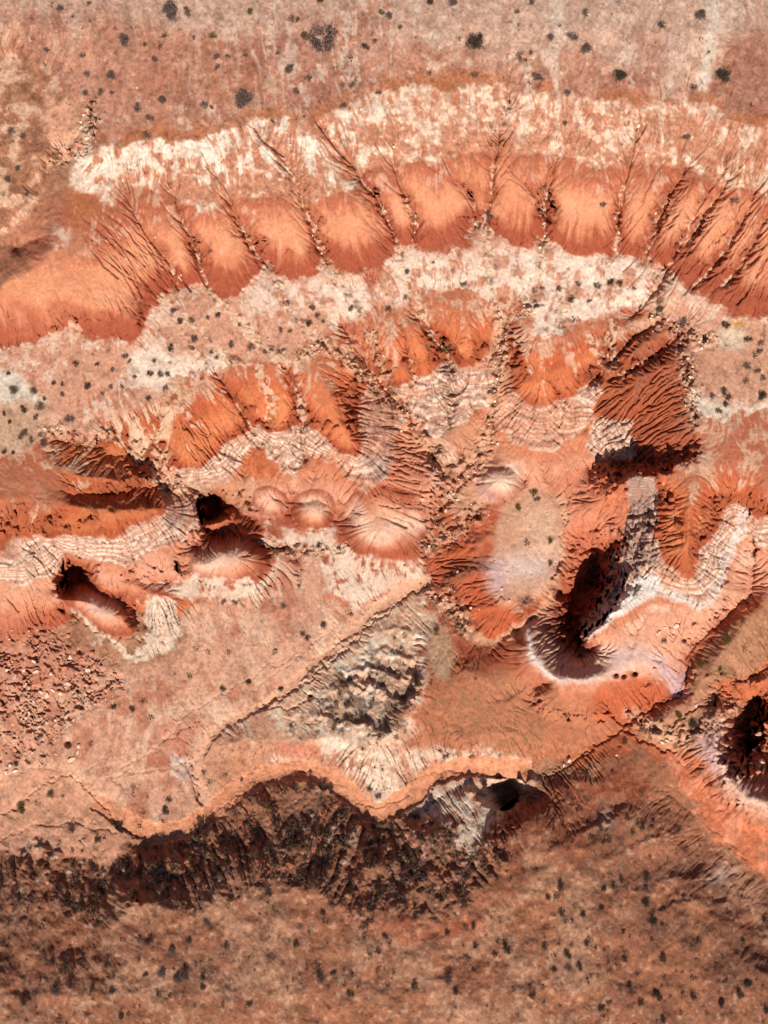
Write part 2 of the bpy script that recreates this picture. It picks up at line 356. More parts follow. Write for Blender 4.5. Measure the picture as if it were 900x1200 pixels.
# regions used by both shape and rock colour
def region(pts, s=2, warp=1.0):
    P = np.array([(p[0], p[1]) for p in pts], np.float32); g = int(3*s+12+8*warp)
    x0, x1 = int(np.clip(P[:, 0].min()+MX-g, 0, NX-3)), int(np.clip(P[:, 0].max()+MX+g, 3, NX))
    y0, y1 = int(np.clip(P[:, 1].min()+MX-g, 0, NY-3)), int(np.clip(P[:, 1].max()+MX+g, 3, NY))
    W = (slice(y0, y1), slice(x0, x1)); U = UU[W]; V = VV[W]; k = np.zeros(U.shape, bool)
    for i in range(len(P)):
        (ax, ay), (bx, by) = P[i], P[(i+1) % len(P)]
        if ay != by: k ^= ((ay > V) != (by > V)) & (U < (bx-ax)*(V-ay)/(by-ay)+ax)
    m = blur(k.astype(np.float32), s)
    x = np.clip(U+warp*(2.2*w1[W]+w3[W])+MX-x0, 0, m.shape[1]-1.01); y = np.clip(V+warp*(2.2*w2[W]+w4[W])+MX-y0, 0, m.shape[0]-1.01)
    a = x.astype(np.int32); b = y.astype(np.int32); fx = x-a; fy = y-b; q = b*m.shape[1]+a; f = m.ravel(); n = m.shape[1]
    out = np.zeros((NY, NX), np.float32)
    out[W] = (f[q]*(1-fx)+f[q+1]*fx)*(1-fy)+(f[q+n]*(1-fx)+f[q+n+1]*fx)*fy
    return out
scrub_slope = region([(-70,1010),(0,1003),(60,995),(105,1005),(118,1045),(132,1012),(152,990),(190,994),(240,972),(292,930),(340,922),(375,924),(402,944),(424,970),(478,967),(510,975),(540,990),(575,990),(590,1010),(560,1050),(530,1078),(480,1085),(430,1080),(380,1058),(340,1042),(290,1045),(260,1055),(230,1078),(190,1070),(160,1065),(135,1100),(100,1115),(60,1110),(40,1090),(-70,1090)], 5, 3.0)
scrub_slope = scrub_slope*smoothstep(1128, 1040, VV+9*w1+6*w3-.0*UU+np.interp(UU, [0,100,160,290,400,530,600],[38,32,34,40,10,0,30]))**.6
rocky = np.zeros((NY, NX), np.float32)
for R, ln in ((9,[(590,372),(587,400),(585,430),(578,470),(572,505),(560,540),(540,568),(522,590),(510,615)]),
              (8,[(433,395),(450,440),(462,465),(480,492),(500,520),(522,550),(535,566)]),
              (8,[(600,372),(625,360)]), (9,[(795,390),(806,425),(808,460),(812,495)]), (10,[(765,373),(800,392),(830,400)]),
              (8,[(360,412),(380,405),(410,425),(440,455)]), (7,[(50,503),(75,510),(110,520)]), (8,[(105,125),(108,150),(95,178),(60,190)]),
              (10,[(180,560),(215,570),(232,578)]), (7,[(400,640),(345,650),(320,640)]), (9,[(860,830),(845,850)]),
              (9,[(740,838),(790,868),(830,850)]), (12,[(525,700),(548,735)]), (8,[(500,690),(535,722)]), (12,[(500,640),(540,620),(560,600)])):
    D, _ = line_field(ln, R*2); rocky = np.maximum(rocky, smoothstep(R*1.6, R*.2, D+2*w3))
strata = [ # white and pink banded outcrops
 [(186,548),(200,547),(230,551),(247,541),(267,517),(290,507),(305,495),(320,507),(337,507),(353,498),(360,500),(383,513),(400,531),(413,533),(420,520),(421,487),(427,460),(440,450),(462,470),(472,492),(464,515),(452,550),(442,576),(430,584),(410,564),(392,542),(370,537),(356,547),(342,562),(325,542),(310,522),(285,542),(262,564),(240,574),(215,570)],
 [(455,450),(467,455),(480,447),(500,443),(517,433),(525,422),(534,424),(550,428),(570,422),(580,412),(584,440),(574,478),(565,480),(548,490),(530,506),(512,513),(498,508),(480,488)],
 [(596,455),(617,473),(637,480),(657,473),(677,460),(700,443),(706,450),(694,480),(688,505),(667,516),(643,530),(623,529),(600,512),(588,500),(592,470)],
 [(20,627),(60,628),(100,633),(140,626),(170,613),(184,600),(188,575),(180,560),(205,560),(222,575),(231,590),(232,612),(220,635),(190,645),(150,662),(120,659),(75,654),(60,643)],
 [(-60,700),(0,686),(30,688),(62,672),(71,648),(40,632),(20,628),(0,640),(-60,650)],
 [(694,495),(740,492),(742,535),(700,540),(690,525)],
 [(735,555),(768,560),(767,600),(766,620),(770,645),(780,660),(800,675),(815,674),(824,650),(837,620),(850,600),(864,590),(885,610),(905,600),(960,640),(960,672),(890,640),(875,622),(862,640),(849,668),(840,703),(820,712),(795,700),(775,692),(745,707),(715,729),(691,750),(700,715),(722,680),(735,640),(733,600)],
]
SM = np.zeros((NY, NX), np.float32)
for p in strata: SM = np.maximum(SM, region(p, 1))
cliff = region([(735,600),(768,600),(770,640),(760,680),(725,715),(691,750),(672,760),(676,740),(690,700),(712,660),(722,630)], 2)

rub = region([(-60,740),(60,735),(110,765),(145,780),(140,820),(100,830),(60,880),(-60,910)], 8)
boost = np.zeros_like(zb)
for p in ([(455,505),(470,495),(525,530),(520,600),(440,610),(440,585)], [(385,440),(425,440),(432,470),(424,520),(410,525)], [(706,390),(790,390),(812,440),(818,530),(740,540),(700,530)],
          [(622,700),(690,730),(700,780),(650,790),(620,760)], [(766,575),(800,575),(802,660),(780,660)], [(90,235),(150,235),(215,330),(190,370),(120,290)], [(775,190),(960,220),(960,380),(850,350),(770,300)],
          [(118,690),(168,712),(172,740),(140,725)], [(232,600),(312,605),(312,650),(235,645)], [(590,375),(622,385),(625,450),(596,450)], [(820,580),(860,560),(855,600),(825,650)], [(60,520),(190,560),(190,600),(60,560)], [(840,850),(880,830),(880,910),(850,915)], [(200,490),(260,500),(250,545),(215,545)], [(308,610),(335,620),(335,680),(300,712),(285,700),(315,670)], [(165,690),(215,705),(222,745),(180,778),(120,755),(170,740)], [(400,880),(450,885),(470,930),(440,935)]):
    boost = np.maximum(boost, region(p, 7))
def rill(zz, pts, w):
    """a thin straight-sided runnel; the third value of each point is its depth"""
    R_ = 3*w+1
    for a, b in zip(pts[:-1], pts[1:]):
        i0, i1 = int(max(0, min(a[0], b[0])-R_+MX)), int(min(NX, max(a[0], b[0])+R_+MX+1)); j0, j1 = int(max(0, min(a[1], b[1])-R_+MX)), int(min(NY, max(a[1], b[1])+R_+MX+1))
        if i1 <= i0 or j1 <= j0: continue
        U = UU[j0:j1, i0:i1]; V = VV[j0:j1, i0:i1]; dx, dy = b[0]-a[0], b[1]-a[1]; L = dx*dx+dy*dy+1e-6
        t = ((U-a[0])*dx+(V-a[1])*dy)/L; t = np.clip(t, 0, 1)
        d = np.hypot(U-a[0]-t*dx, V-a[1]-t*dy)
        np.maximum(zz[j0:j1, i0:i1], (a[2]+(b[2]-a[2])*t)*np.exp(-(d/w)**2), out=zz[j0:j1, i0:i1])
runnels = np.zeros_like(zb)
rr = random.Random(4)
def wander(x0, y0, x1, y1, d0, d1, n=6, amp=1.1):
    out = []; o = 0; L = math.hypot(x1-x0, y1-y0)+1e-6; nx, ny = -(y1-y0)/L, (x1-x0)/L; bow = rr.uniform(-.08, .08)*L
    for i in range(n+1):
        t = i/n; o = (rr.uniform(-amp, amp) if 0 < i < n else 0)+bow*4*t*(1-t)
        out.append((x0+(x1-x0)*t+nx*o, y0+(y1-y0)*t+ny*o, d0+(d1-d0)*t))
    return out
for gi, (half, ln) in enumerate(CARVE[:31]):
    first = gi < 17
    for a, b in zip(ln[:-1], ln[1:]):
        L = math.hypot(b[0]-a[0], b[1]-a[1]); n = max(1, int(L/(5.5 if first else 6.5))); ux, uy = (a[0]-b[0])/L, (a[1]-b[1])/L
        for k in range(n):
            t = (k+rr.random())/n; x, y = a[0]+(b[0]-a[0])*t, a[1]+(b[1]-a[1])*t
            if y < 190: continue
            s = rr.choice((-1, 1)); th = s*math.radians(rr.uniform(9, 27)); l = rr.uniform(22, 62) if first else rr.uniform(8, 22)
            vx, vy = ux*math.cos(th)-uy*math.sin(th), ux*math.sin(th)+uy*math.cos(th)
            rill(runnels, wander(x+vx*l, y+vy*l, x, y, .05, rr.uniform(.25, .75)), rr.uniform(.8, 1.3))
    for a, b in zip(ln[:-1], ln[1:]):
        rill(runnels, wander(a[0], a[1], b[0], b[1], .5, .8, 8, .8), 1.3)
for k in range(46):   # long parallel runnels of the right-hand flank
    t = rr.random(); x, y = 770+t*170, 190+t*45+rr.uniform(-5, 60); l = rr.uniform(35, 110); th = math.radians(rr.uniform(117, 134))
    rill(runnels, wander(x, y, x+l*math.cos(th), y+l*math.sin(th), .15, rr.uniform(.35, .9), 9, 1.4), rr.uniform(.8, 1.4))
for k in range(30):   # and of the left-hand one
    t = rr.random(); x, y = 95+t*75, 262-t*25+rr.uniform(-6, 40); l = rr.uniform(40, 105); th = math.radians(rr.uniform(34, 52)+t*14)
    rill(runnels, wander(x, y, x+l*math.cos(th), y+l*math.sin(th), .15, rr.uniform(.4, 1.0), 9, 1.2), rr.uniform(.9, 1.4))
for k in range(26):
    x, y = rr.uniform(-20, 140), rr.uniform(330, 355); l = rr.uniform(20, 55); th = math.radians(rr.uniform(48, 75))
    rill(runnels, wander(x, y, x+l*math.cos(th), y+l*math.sin(th), .1, rr.uniform(.3, .6), 6, 1.0), rr.uniform(.8, 1.2))
for k in range(34):   # flank of the middle mound
    y = rr.uniform(515, 608); x = 462-(y-515)*.15+rr.uniform(-8, 14); l = rr.uniform(25, 50); th = math.radians(rr.uniform(6, 24))
    rill(runnels, wander(x, y, x+l*math.cos(th), y+l*math.sin(th), .2, rr.uniform(.4, .9), 6, 1.0), rr.uniform(.8, 1.3))
for k in range(26):   # inside of the long crest
    t = rr.random(); x, y = 622+20*t, 700+85*t; l = rr.uniform(20, 45); th = math.radians(rr.uniform(8, 28)-55*t)
    rill(runnels, wander(x, y, x+l*math.cos(th), y+l*math.sin(th), .1, rr.uniform(.4, .8), 6, 1.0), rr.uniform(.8, 1.3))
# rubble trains that carry on from the gullies over the bench
TRAINS = [[(188,350),(215,375),(262,415),(300,435)], [(243,336),(265,365),(300,400),(330,430)], [(314,312),(330,345),(365,395),(385,410)], [(384,309),(398,340),(425,372)], [(467,290),(475,325),(490,352),(505,395)],
          [(567,266),(578,300),(575,330),(587,372)], [(637,284),(634,320),(612,362)], [(757,302),(768,335),(770,372)], [(200,453),(225,500)], [(300,430),(318,470),(320,500)], [(150,485),(175,520),(190,550)], [(110,500),(150,530),(180,552)],
          [(355,412),(345,440),(355,495)], [(215,395),(240,430)], [(655,345),(660,380)], [(720,375),(716,430)], [(690,395),(712,430)]]
train = np.zeros_like(zb)
for ln in TRAINS:
    D, _ = line_field(ln, 14); D = sample(D, UU+2.2*w3+w1, VV+2.2*w4+w2); train = np.maximum(train, smoothstep(7, 2, D))
# grooves bite at the foot of each nose and beside the gullies, its shoulder stays smooth
NR = np.clip((base_z_ := zb)-46, 0, 16)/16
fringe = np.ones_like(zb)
for a, b in ((46, 62), (28, 42), (8, 19)):
    t = (zb-a)/(b-a); k = ((t > 0) & (t < 1)) & (VV < 880)
    fringe = np.where(k, 1-smoothstep(.12, .32, t)*(1-smoothstep(.72, .98, t)), fringe)
fringe = np.maximum(fringe, .9*(zb < 21)*(VV < 770)*(VV > 480))
fringe = blur(fringe.astype(np.float32), 3)
tier1 = smoothstep(45, 47, zb)*smoothstep(66, 62, zb)*(VV > 170)
gul = np.full((NY, NX), 0, np.float32)
for half, ln in CARVE:
    D, _ = line_field(ln, 26); gul = np.maximum(gul, smoothstep(24, 6, D+3*w3))
fringe = np.clip(fringe*.55+.05+.25*gul+.5*boost+.3*smoothstep(.6, 1.5, lumpn := fbm(40, 2)), 0, 1.1)+.25*boost
# grooves along the fall line, then drainage cut into them
base_z = zb.copy(); zb = zb-runnels*1.15+train*(.22*np.abs(fbm(8, 4))-.1)
G = flow_smear(base_z, vnoise(1.6), 14, 1.3); G2 = flow_smear(base_z, vnoise(4), 16, 1.6)
lump = fbm(14, 4)
RIBS = flow_smear(blur(base_z, 12), fbm(16, 2), 22, 2.2)
z = zb-steep*((.20-.07*tier1+.10*boost)*np.abs(G)+.22*np.maximum(0, G2-.4))*(.25+.75*fringe)
z = z+.07*lump*(1-.5*north)+.012*fbm(4, 2)-.05*(1-steep)*np.maximum(0, G2)
z = z+region([(690,545),(815,525),(825,540),(740,562),(690,575)], 4)*(.9*np.abs(fbm(7, 3))-.3)+rocky*(.85*np.abs(fbm(10, 4, .7))-.4)+rub*(.6*smoothstep(.8, 1.3, fbm(9, 3))-.9*smoothstep(.7, 1.4, fbm(7, 2)))+.35*fbm(34, 3)*smoothstep(900, 990, VV)+scrub_slope*(.9*np.abs(RIBS)-.5+.2*np.abs(fbm(9, 3))+.08*fbm(4, 2))
crag = blur(smoothstep(.95, 1.7, slope0), 2)
calm_crest = region([(600,690),(640,690),(650,740),(690,765),(730,755),(760,800),(650,825),(600,790)], 5)
z = z+crag*(1.5*np.abs(fbm(8, 3))-.6)*(1-SM)*(1-calm_crest)*(1-.8*region([(565,885),(650,885),(650,965),(565,965)], 6))*(1-smoothstep(1.15, .95, dome))
saw = (VV+.35*UU+9*w1+7*fbm(14, 3))/11
z = z-1.5*rub*(saw-np.floor(saw))*smoothstep(-.2, .6, fbm(20, 3))
# ledges of the banded outcrops
zt = base_z+.12*fbm(20, 2)
z = z+SM*(.26*np.sin(zt*2*np.pi/1.6)+.15*np.sin(zt*2*np.pi/.77)-.2*np.abs(G)-.2*np.maximum(0, G2))
z = z+cliff*(1.5*np.abs(fbm(9, 3, cy=16))-.5)
for it, k in enumerate((.055, .06, .06)):
    A_ = accumulate(z+.02*vnoise(2))
    gy, gx = np.gradient(blur(z, 2)); sl = np.hypot(gx, gy)/.25
    f = (1-.75*smoothstep(1020, 1070, VV+40*smoothstep(200, 100, UU)))*smoothstep(.15-.09*np.clip(boost, 0, 1), .6-.25*np.clip(boost, 0, 1), sl)*(1-.5*SM)*(1-.85*smoothstep(900, 960, VV)*smoothstep(700, 780, UU))
    cut = np.minimum(k*np.maximum(A_-26*(1-.8*np.clip(boost, 0, 1)), 0)**.5, 1.0)*f*(.14+.5*fringe)*(1-.75*tier1)
    z = z-soft(cut)
    if it < 2: z = z*.6+soft(z)*.4
area = A_
cut_total = np.clip(base_z-z, 0, 3)
# dry wash: a flat, smooth bed with low cut banks
wash = [(612,903),(575,899),(540,898),(505,909),(484,932),(455,950),(432,953),(415,935),(390,912),(350,902),(310,908),(280,924),(245,955),(215,973),(180,977),(150,963),(120,943)]
Dw, _ = line_field(wash, 60)
wa = smoothstep(13.2, 11, Dw+1.2*w3)
trib = [(498,684),(470,692),(440,715),(400,750),(360,785),(320,820),(280,840),(250,860),(232,885),(230,915),(240,940)]
Dt, _ = line_field(trib, 40); ta = smoothstep(8, 4.5, Dt+1.2*w3+1.5*w1)
wz = blur(base_z, 5)
z = z*(1-wa)+(wz-.95+.05*fbm(10, 3))*wa
z = z*(1-ta)+(wz-.8)*ta
# thin incised channels in the sandy floor
for ln, dep in (([(0,955),(25,940),(50,918),(75,907),(90,913),(118,940),(142,970),(160,984)],.55),
                ([(0,870),(5,860),(0,845)],.3),([(300,830),(335,828),(365,822)],.4),([(498,690),(475,700),(440,728),(400,764),(360,798),(340,812),(310,826)],.7),
                ([(0,935),(20,905)],.2),([(345,902),(378,908),(400,922)],.3),([(420,940),(445,945),(470,938),(490,912),(505,903),(540,905)],.45),
                ([(310,915),(290,925),(265,945),(240,960)],.3),([(219,880),(223,905),(235,930)],.5),([(232,885),(245,865),(270,845)],.3),([(170,880),(200,862),(225,850),(235,840)],.4),([(250,935),(275,912),(310,897),(350,892),(380,902)],.35),([(110,960),(95,985),(112,1010)],.3),([(0,985),(40,968),(90,965),(135,975)],.3),([(360,722),(345,750),(350,775)],.3),([(410,712),(392,735),(360,760),(325,778)],.3),
                ([(560,750),(548,765),(535,790),(533,765)],.3),([(640,912),(665,897),(700,873),(735,852)],.8),([(735,852),(752,836),(770,824),(795,816),(806,795)],1.0),
                ([(803,792),(806,772),(815,756),(848,724),(872,706)],.8),([(880,600),(884,650),(879,700)],.5),([(665,560),(663,600),(658,650)],.6),
                ([(715,838),(740,860),(760,874),(790,880)],1.0),([(900,780),(880,795),(845,802),(838,825),(815,826),(790,850)],1.0),
                ([(780,930),(810,950),(850,985),(880,1015)],.3),([(330,772),(270,808),(235,828),(205,850),(180,880),(140,900)],.35),([(228,890),(190,902),(150,905),(118,915)],.3),([(125,905),(150,930),(165,950)],.3),([(100,770),(130,800),(150,840),(130,880),(95,908)],.25),([(240,760),(225,800),(215,830),(200,850)],.25),([(300,725),(285,760),(265,800)],.25),([(0,910),(40,900),(75,905)],.3),([(380,735),(360,765),(320,790),(290,815)],.3),([(560,596),(545,620),(520,640),(508,655)],.5),([(590,700),(560,715),(545,735)],.4)):
    D, _ = line_field(ln, 10); D = sample(D, UU+1.6*w3, VV+1.6*w4)
    z = z-dep*np.exp(-(D/1.5)**2)
for hu, hv, hr, hd in ((722,791,3,3),(731,792,3,3),(744,789,3.2,3.5),(802,750,2.5,2.5),(80,871,4,3),(364,816,3.5,2.5),(782,600,0,0)):
    if hr: z = z-hd*np.exp(-(((UU-hu)**2+(VV-hv)**2)/hr**2)**1.5)
z = z+(.014+.02*steep)*fbm(2.6, 1)
# ---- rock colours (what the ground is made of) plus some painted highlights and shade, one value per survey point
def rgb(r, g, b):
    c = np.array([r, g, b], np.float32)/255
    return np.where(c <= .04045, c/12.92, ((c+.055)/1.055)**2.4).astype(np.float32)
COL = np.empty((NY, NX, 3), np.float32); COL[:] = rgb(184, 128, 97)
def lay(c, m):
    r = np.flatnonzero(m.max(1) > .002); q = np.flatnonzero(m.max(0) > .002)
    if not len(r) or not len(q): return
    W = (slice(r[0], r[-1]+1), slice(q[0], q[-1]+1)); m = np.clip(m[W], 0, 1)[..., None]
    COL[W] = COL[W]*(1-m)+c*m
FS = flow_smear(base_z, vnoise(2.2), 26, 1.5); FS2 = flow_smear(base_z, vnoise(6), 26, 2.0)
P1, P2, P3, P4, P5 = fbm(60, 5), fbm(30, 5), fbm(12, 4), fbm(90, 4), fbm(5, 3)
def cut_(x, a, w=.25): return smoothstep(a-w, a+w, x)
zc = base_z+.5*P2+.15*P3
up = lambda L: [(p[0], p[1]) for p in L]
# upper plain
top = region([(-70,-70),(970,-70)]+up(LA)[::-1], 2)
lay(rgb(198,138,112), top)
lay(rgb(168,106,84), top*cut_(P2+.5*FS, .4, .5)*.7)
VS = fbm(10, 3, cy=80)                       # wind and wash streaks run down the plan
pale = smoothstep(52, -6, VV+20*P1-34*smoothstep(350, 700, UU)+14*smoothstep(300, 0, UU)+9*VS)
lay(rgb(216,178,154), top*pale*.7)
lay(rgb(206,166,142), top*cut_(FS+.6*P3+.5*P1, .9, .6)*.6)
lay(rgb(150,96,76), top*cut_(FS2+.5*P5, 1.2, .5)*.35)
lay(rgb(222,196,176), top*cut_(.7*VS+.5*P3+.5*FS+.3*P5, .9, .5)*.45*smoothstep(140, 300, UU))
lay(rgb(226,204,184), region([(820,-70),(850,-70),(843,40),(832,100),(822,115),(818,90),(830,30)], 3)*.8)
lay(rgb(222,196,176), region([(648,-70),(665,-70),(658,60),(655,110),(646,110),(648,60)], 3)*.7)
lay(rgb(222,196,176), region([(780,40),(792,40),(788,120),(782,120)], 3)*.7)
lay(rgb(222,196,176), region([(500,-10),(530,0),(525,60),(512,85),(498,60)], 6)*.7*cut_(VS+P3, 0, .6))
lay(rgb(165,105,84), region([(850,40),(960,30),(960,150),(900,148),(845,120)], 8)*.8)
lay(rgb(165,105,84), region([(745,30),(790,35),(790,90),(750,95)], 8)*.5)
lay(rgb(176,104,74), region([(90,40),(330,60),(330,120),(90,150)], 20)*.5*cut_(P1, -.2, .8))
D, _ = line_field(up(LA), 40)
lay(rgb(188,110,66), top*smoothstep(26, 10, D+5*P2)*.75*cut_(P1+.4*P2, -.3, .4)*smoothstep(60,110,UU))
# rim, cream over orange
rim = region(up(LA)+up(LB)[::-1]+[(92,180)], 1.5)
lay(rgb(212,142,110), rim)
t = np.clip((base_z-62)/6, 0, 1)
lay(rgb(226,184,156), rim*cut_(.45*FS+.6*P3+.5*P2+.9*t+.35*np.sin(zc*4.2), .25, .9)*.9)
lay(rgb(238,208,184), rim*cut_(.4*FS+.8*P5+.5*P3+.8*t, 1.3, .6)*.6)
lay(rgb(196,116,80), rim*cut_(P2-.6*FS-.8*t, .5, .4)*.7)
lay(rgb(242,208,186), region([(95,170),(112,178),(150,168),(185,166),(215,166),(240,160),(246,172),(215,185),(195,205),(165,200),(140,208),(120,225),(100,225),(83,218)], 2)*cut_(P3+.3*FS, -1.1, .4))
lay(rgb(242,222,202), rim*smoothstep(70, 200, UU)*smoothstep(520, 300, UU)*cut_(.9*t+.5*FS+.4*P3, 1.0, .25)*.9)
# tier one noses
one = region(up(LB)+up(LC)[::-1], 1.5)
t = 1-(1-np.clip((zc-46)/16, 0, 1))**(1/1.45)
lay(rgb(218,134,96), one)
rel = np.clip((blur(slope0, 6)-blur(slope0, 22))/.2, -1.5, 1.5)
lay(rgb(234,156,114), one*np.exp(-((t-.52+.05*FS)/.19)**2)*np.clip(.75+.25*P1+.12*FS2, .2, 1))  # pale band at mid height, strengthened as a painted highlight
lay(rgb(186,98,68), one*smoothstep(.66, .92, t+.07*FS)*.85)
lay(rgb(228,176,146), one*cut_(.8*FS+.6*P3+3*(t-.95), 1.1, .6)*.7)
lay(rgb(172,82,54), one*smoothstep(.34, .12, t+.05*FS)*.95)
lay(rgb(238,166,126), one*smoothstep(.1, -.9, rel)*np.exp(-((t-.5)/.3)**2)*np.clip(.4+.2*P2, 0, .7)); lay(rgb(176,86,56), one*smoothstep(.1, 1.1, rel)*.6)  # nose centres get a painted glow; steeper parts are darker
lay(rgb(200,132,98), region([(50,270),(100,270),(110,300),(70,315),(40,300)], 4)*.6)
lay(rgb(232,196,172), region([(56,260),(80,255),(85,285),(60,298)], 4)*cut_(P3, -.2, .4)*.8)
lay(rgb(196,118,70), region([(82,222),(110,222),(122,240),(112,262),(78,258)], 7, 2.5)*.75)
lay(rgb(182,108,80), region([(0,290),(60,225),(82,222),(75,260),(50,300),(0,330),(-60,340),(-60,310)], 4)*.6)
# bench
bench = region(up(LC)+[(960,430),(960,475)]+up(LD)[::-1], 1, 2.0)
lay(rgb(220,158,128), bench)
lay(rgb(204,130,96), bench*cut_(.8*P2+.7*FS2+.3*P3, .45, .5)*.8)
D, _ = line_field(up(LC), 70)
lay(rgb(238,200,176), bench*cut_(.6*P2+.6*P3+.5*FS+.9*smoothstep(50, 5, D)+.3*smoothstep(200,400,UU), .9, .7)*.9)
lay(rgb(176,120,92), bench*cut_(P5+.6*P3, 1.2, .4)*.4)
lay(rgb(242,208,186), region([(155,405),(185,408),(215,415),(235,425),(255,410),(262,425),(225,445),(180,455),(150,440)], 4))
lay(rgb(230,208,188), region([(-60,430),(0,432),(30,445),(55,470),(40,475),(0,472),(-60,470)], 3))
lay(rgb(206,162,132), region([(-60,475),(0,475),(60,472),(55,500),(30,530),(-60,535)], 4)*.8)
lay(rgb(242,208,186), region([(300,335),(380,330),(440,345),(450,365),(400,372),(340,360),(300,355)], 5)*.8*cut_(P3, -.8, .5))
lay(rgb(242,208,186), region([(600,300),(760,302),(765,320),(758,365),(722,360),(690,378),(665,397),(640,394),(628,365),(600,340)], 3)*cut_(P3+.4*FS, -.6, .6))
lay(rgb(242,208,186), region([(460,300),(600,288),(600,345),(560,345),(520,335),(470,355),(430,350)], 4)*cut_(P3+.4*FS, -.4, .6)*.8)
lay(rgb(240,212,188), region([(808,450),(830,470),(860,480),(900,470),(960,470),(960,482),(890,482),(850,500),(815,502)], 3))
lay(rgb(208,150,118), region([(825,385),(960,385),(960,465),(880,470),(835,465),(812,440)], 6)*.8)
lay(rgb(232,206,176), region([(835,385),(875,382),(870,410),(840,410)], 4)*.8)
lay(rgb(214,164,84), region([(855,374),(872,374),(870,381),(858,381)], 1))
lay(rgb(196,96,62), region([(425,318),(447,305),(440,340),(432,345),(420,330)], 2)*.8)
# everything below the bench
low = region(up(LD)+[(960,475),(960,900),(600,900),(500,860),(300,700),(-60,760),(-60,545)], 1, 2.0)
lay(rgb(206,112,70), low)
t = 1-(1-np.clip((zc-28)/14, 0, 1))**(1/1.35)
m2_ = low*smoothstep(26.5, 28, zc)
lay(rgb(204,98,56), m2_)
lay(rgb(204,98,56), m2_)
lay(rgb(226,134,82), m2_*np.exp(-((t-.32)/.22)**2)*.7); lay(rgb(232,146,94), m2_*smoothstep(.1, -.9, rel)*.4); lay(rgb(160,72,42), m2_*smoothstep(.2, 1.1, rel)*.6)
lay(rgb(196,118,88), m2_*smoothstep(.6, .95, t)*.7); lay(rgb(176,92,52), m2_*smoothstep(300, 60, UU)*.5)
lay(rgb(226,178,146), m2_*cut_(.7*FS+.6*P3+.3*P5+3.2*(t-.78), .8, .7)*.8)
lay(rgb(140,84,60), m2_*smoothstep(.6,.9,t)*cut_(P5+.4*P3, 1.3, .4)*.5)
lay(rgb(166,74,44), m2_*smoothstep(.16, .02, t+.04*FS)*.6)
lay(rgb(182,92,58), region([(706,400),(770,385),(800,390),(812,500),(818,545),(760,540),(700,535),(700,470)], 3)*.7)  # west-facing slope darkened, its shade put into the colour here and below
lay(rgb(150,72,46), region([(706,400),(770,385),(800,390),(812,500),(818,545),(760,540),(700,535),(700,470)], 3)*cut_(FS+.5*P3,.3,.6)*.5)
lay(rgb(232,190,156), low*region([(120,500),(190,470),(205,452),(215,460),(205,500),(195,550),(185,556),(150,535)], 4)*cut_(FS+.6*P3, -.1, .4)*.8)
lay(rgb(226,170,136), low*region([(370,395),(410,380),(440,445),(500,520),(530,570),(515,570),(470,510),(430,450)], 3)*cut_(P5+.5*P3, -.4, .5)*.8)
lay(rgb(222,160,124), low*region([(575,370),(597,370),(600,440),(590,500),(570,540),(540,570),(515,600),(500,680),(490,650),(515,590),(550,545),(572,480)], 3)*.8)
# tier three and its mounds, pale highlights painted on
three = low*smoothstep(22, 20.5, zc)*region([(-60,545),(300,560),(600,480),(700,500),(960,640),(960,780),(885,700),(800,800),(700,870),(600,870),(560,800),(500,700),(330,700),(180,690),(100,760),(-60,760)], 3)
t3 = np.clip((base_z-8)/12, 0, 1)
lay(rgb(214,126,88), three)
lay(rgb(240,176,142), three*np.exp(-((t3-.72)/.22)**2)*.6)
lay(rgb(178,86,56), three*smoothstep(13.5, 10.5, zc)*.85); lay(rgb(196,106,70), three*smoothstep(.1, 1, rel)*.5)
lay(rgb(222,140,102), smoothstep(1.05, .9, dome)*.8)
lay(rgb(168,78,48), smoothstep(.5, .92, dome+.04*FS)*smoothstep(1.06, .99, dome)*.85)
lay(rgb(246,182,146), smoothstep(.66, .2, dome+.05*FS)*.85)  # bright mound tops, the highlight is in the colour
def glow(c, pts, R, a=1.0):  # soft-edged tint; a painted highlight on crests and mounds, elsewhere ground colour
    D, _ = line_field(pts, R*2.2); D = sample(D, WU, WV)
    lay(c, np.exp(-(D/R)**2)*(D < R*2)*a)
PALE_GLOW = rgb(246,196,168); LILAC = rgb(218,178,180)
glow(rgb(236,168,136), [(170,665),(230,664),(270,656)], 14, .8); glow(PALE_GLOW, [(250,660),(272,655)], 14, 1)
glow(rgb(238,164,134), [(318,588),(326,590)], 8, .9); glow(LILAC, [(316,585)], 5, .6)
glow(PALE_GLOW, [(362,590),(378,592)], 9, .8)
glow(PALE_GLOW, [(415,603),(435,620),(463,623),(487,612)], 11, .9); glow(rgb(236,160,124), [(500,590),(508,560),(505,540)], 14, .7); glow(LILAC, [(508,548),(511,565)], 7, .5)
glow(rgb(250,206,180), [(520,522),(532,535)], 11, .9); glow(rgb(250,206,180), [(575,562),(590,565),(600,555)], 14, 1); glow(LILAC, [(563,575),(572,583)], 6, .5)
glow(rgb(240,186,176), [(108,705),(122,712)], 8, .8); glow(LILAC, [(116,708)], 5, .5)
glow(rgb(234,150,112), [(60,375),(20,370)], 30, .25)  # hazy bright spot of the left nose, painted in
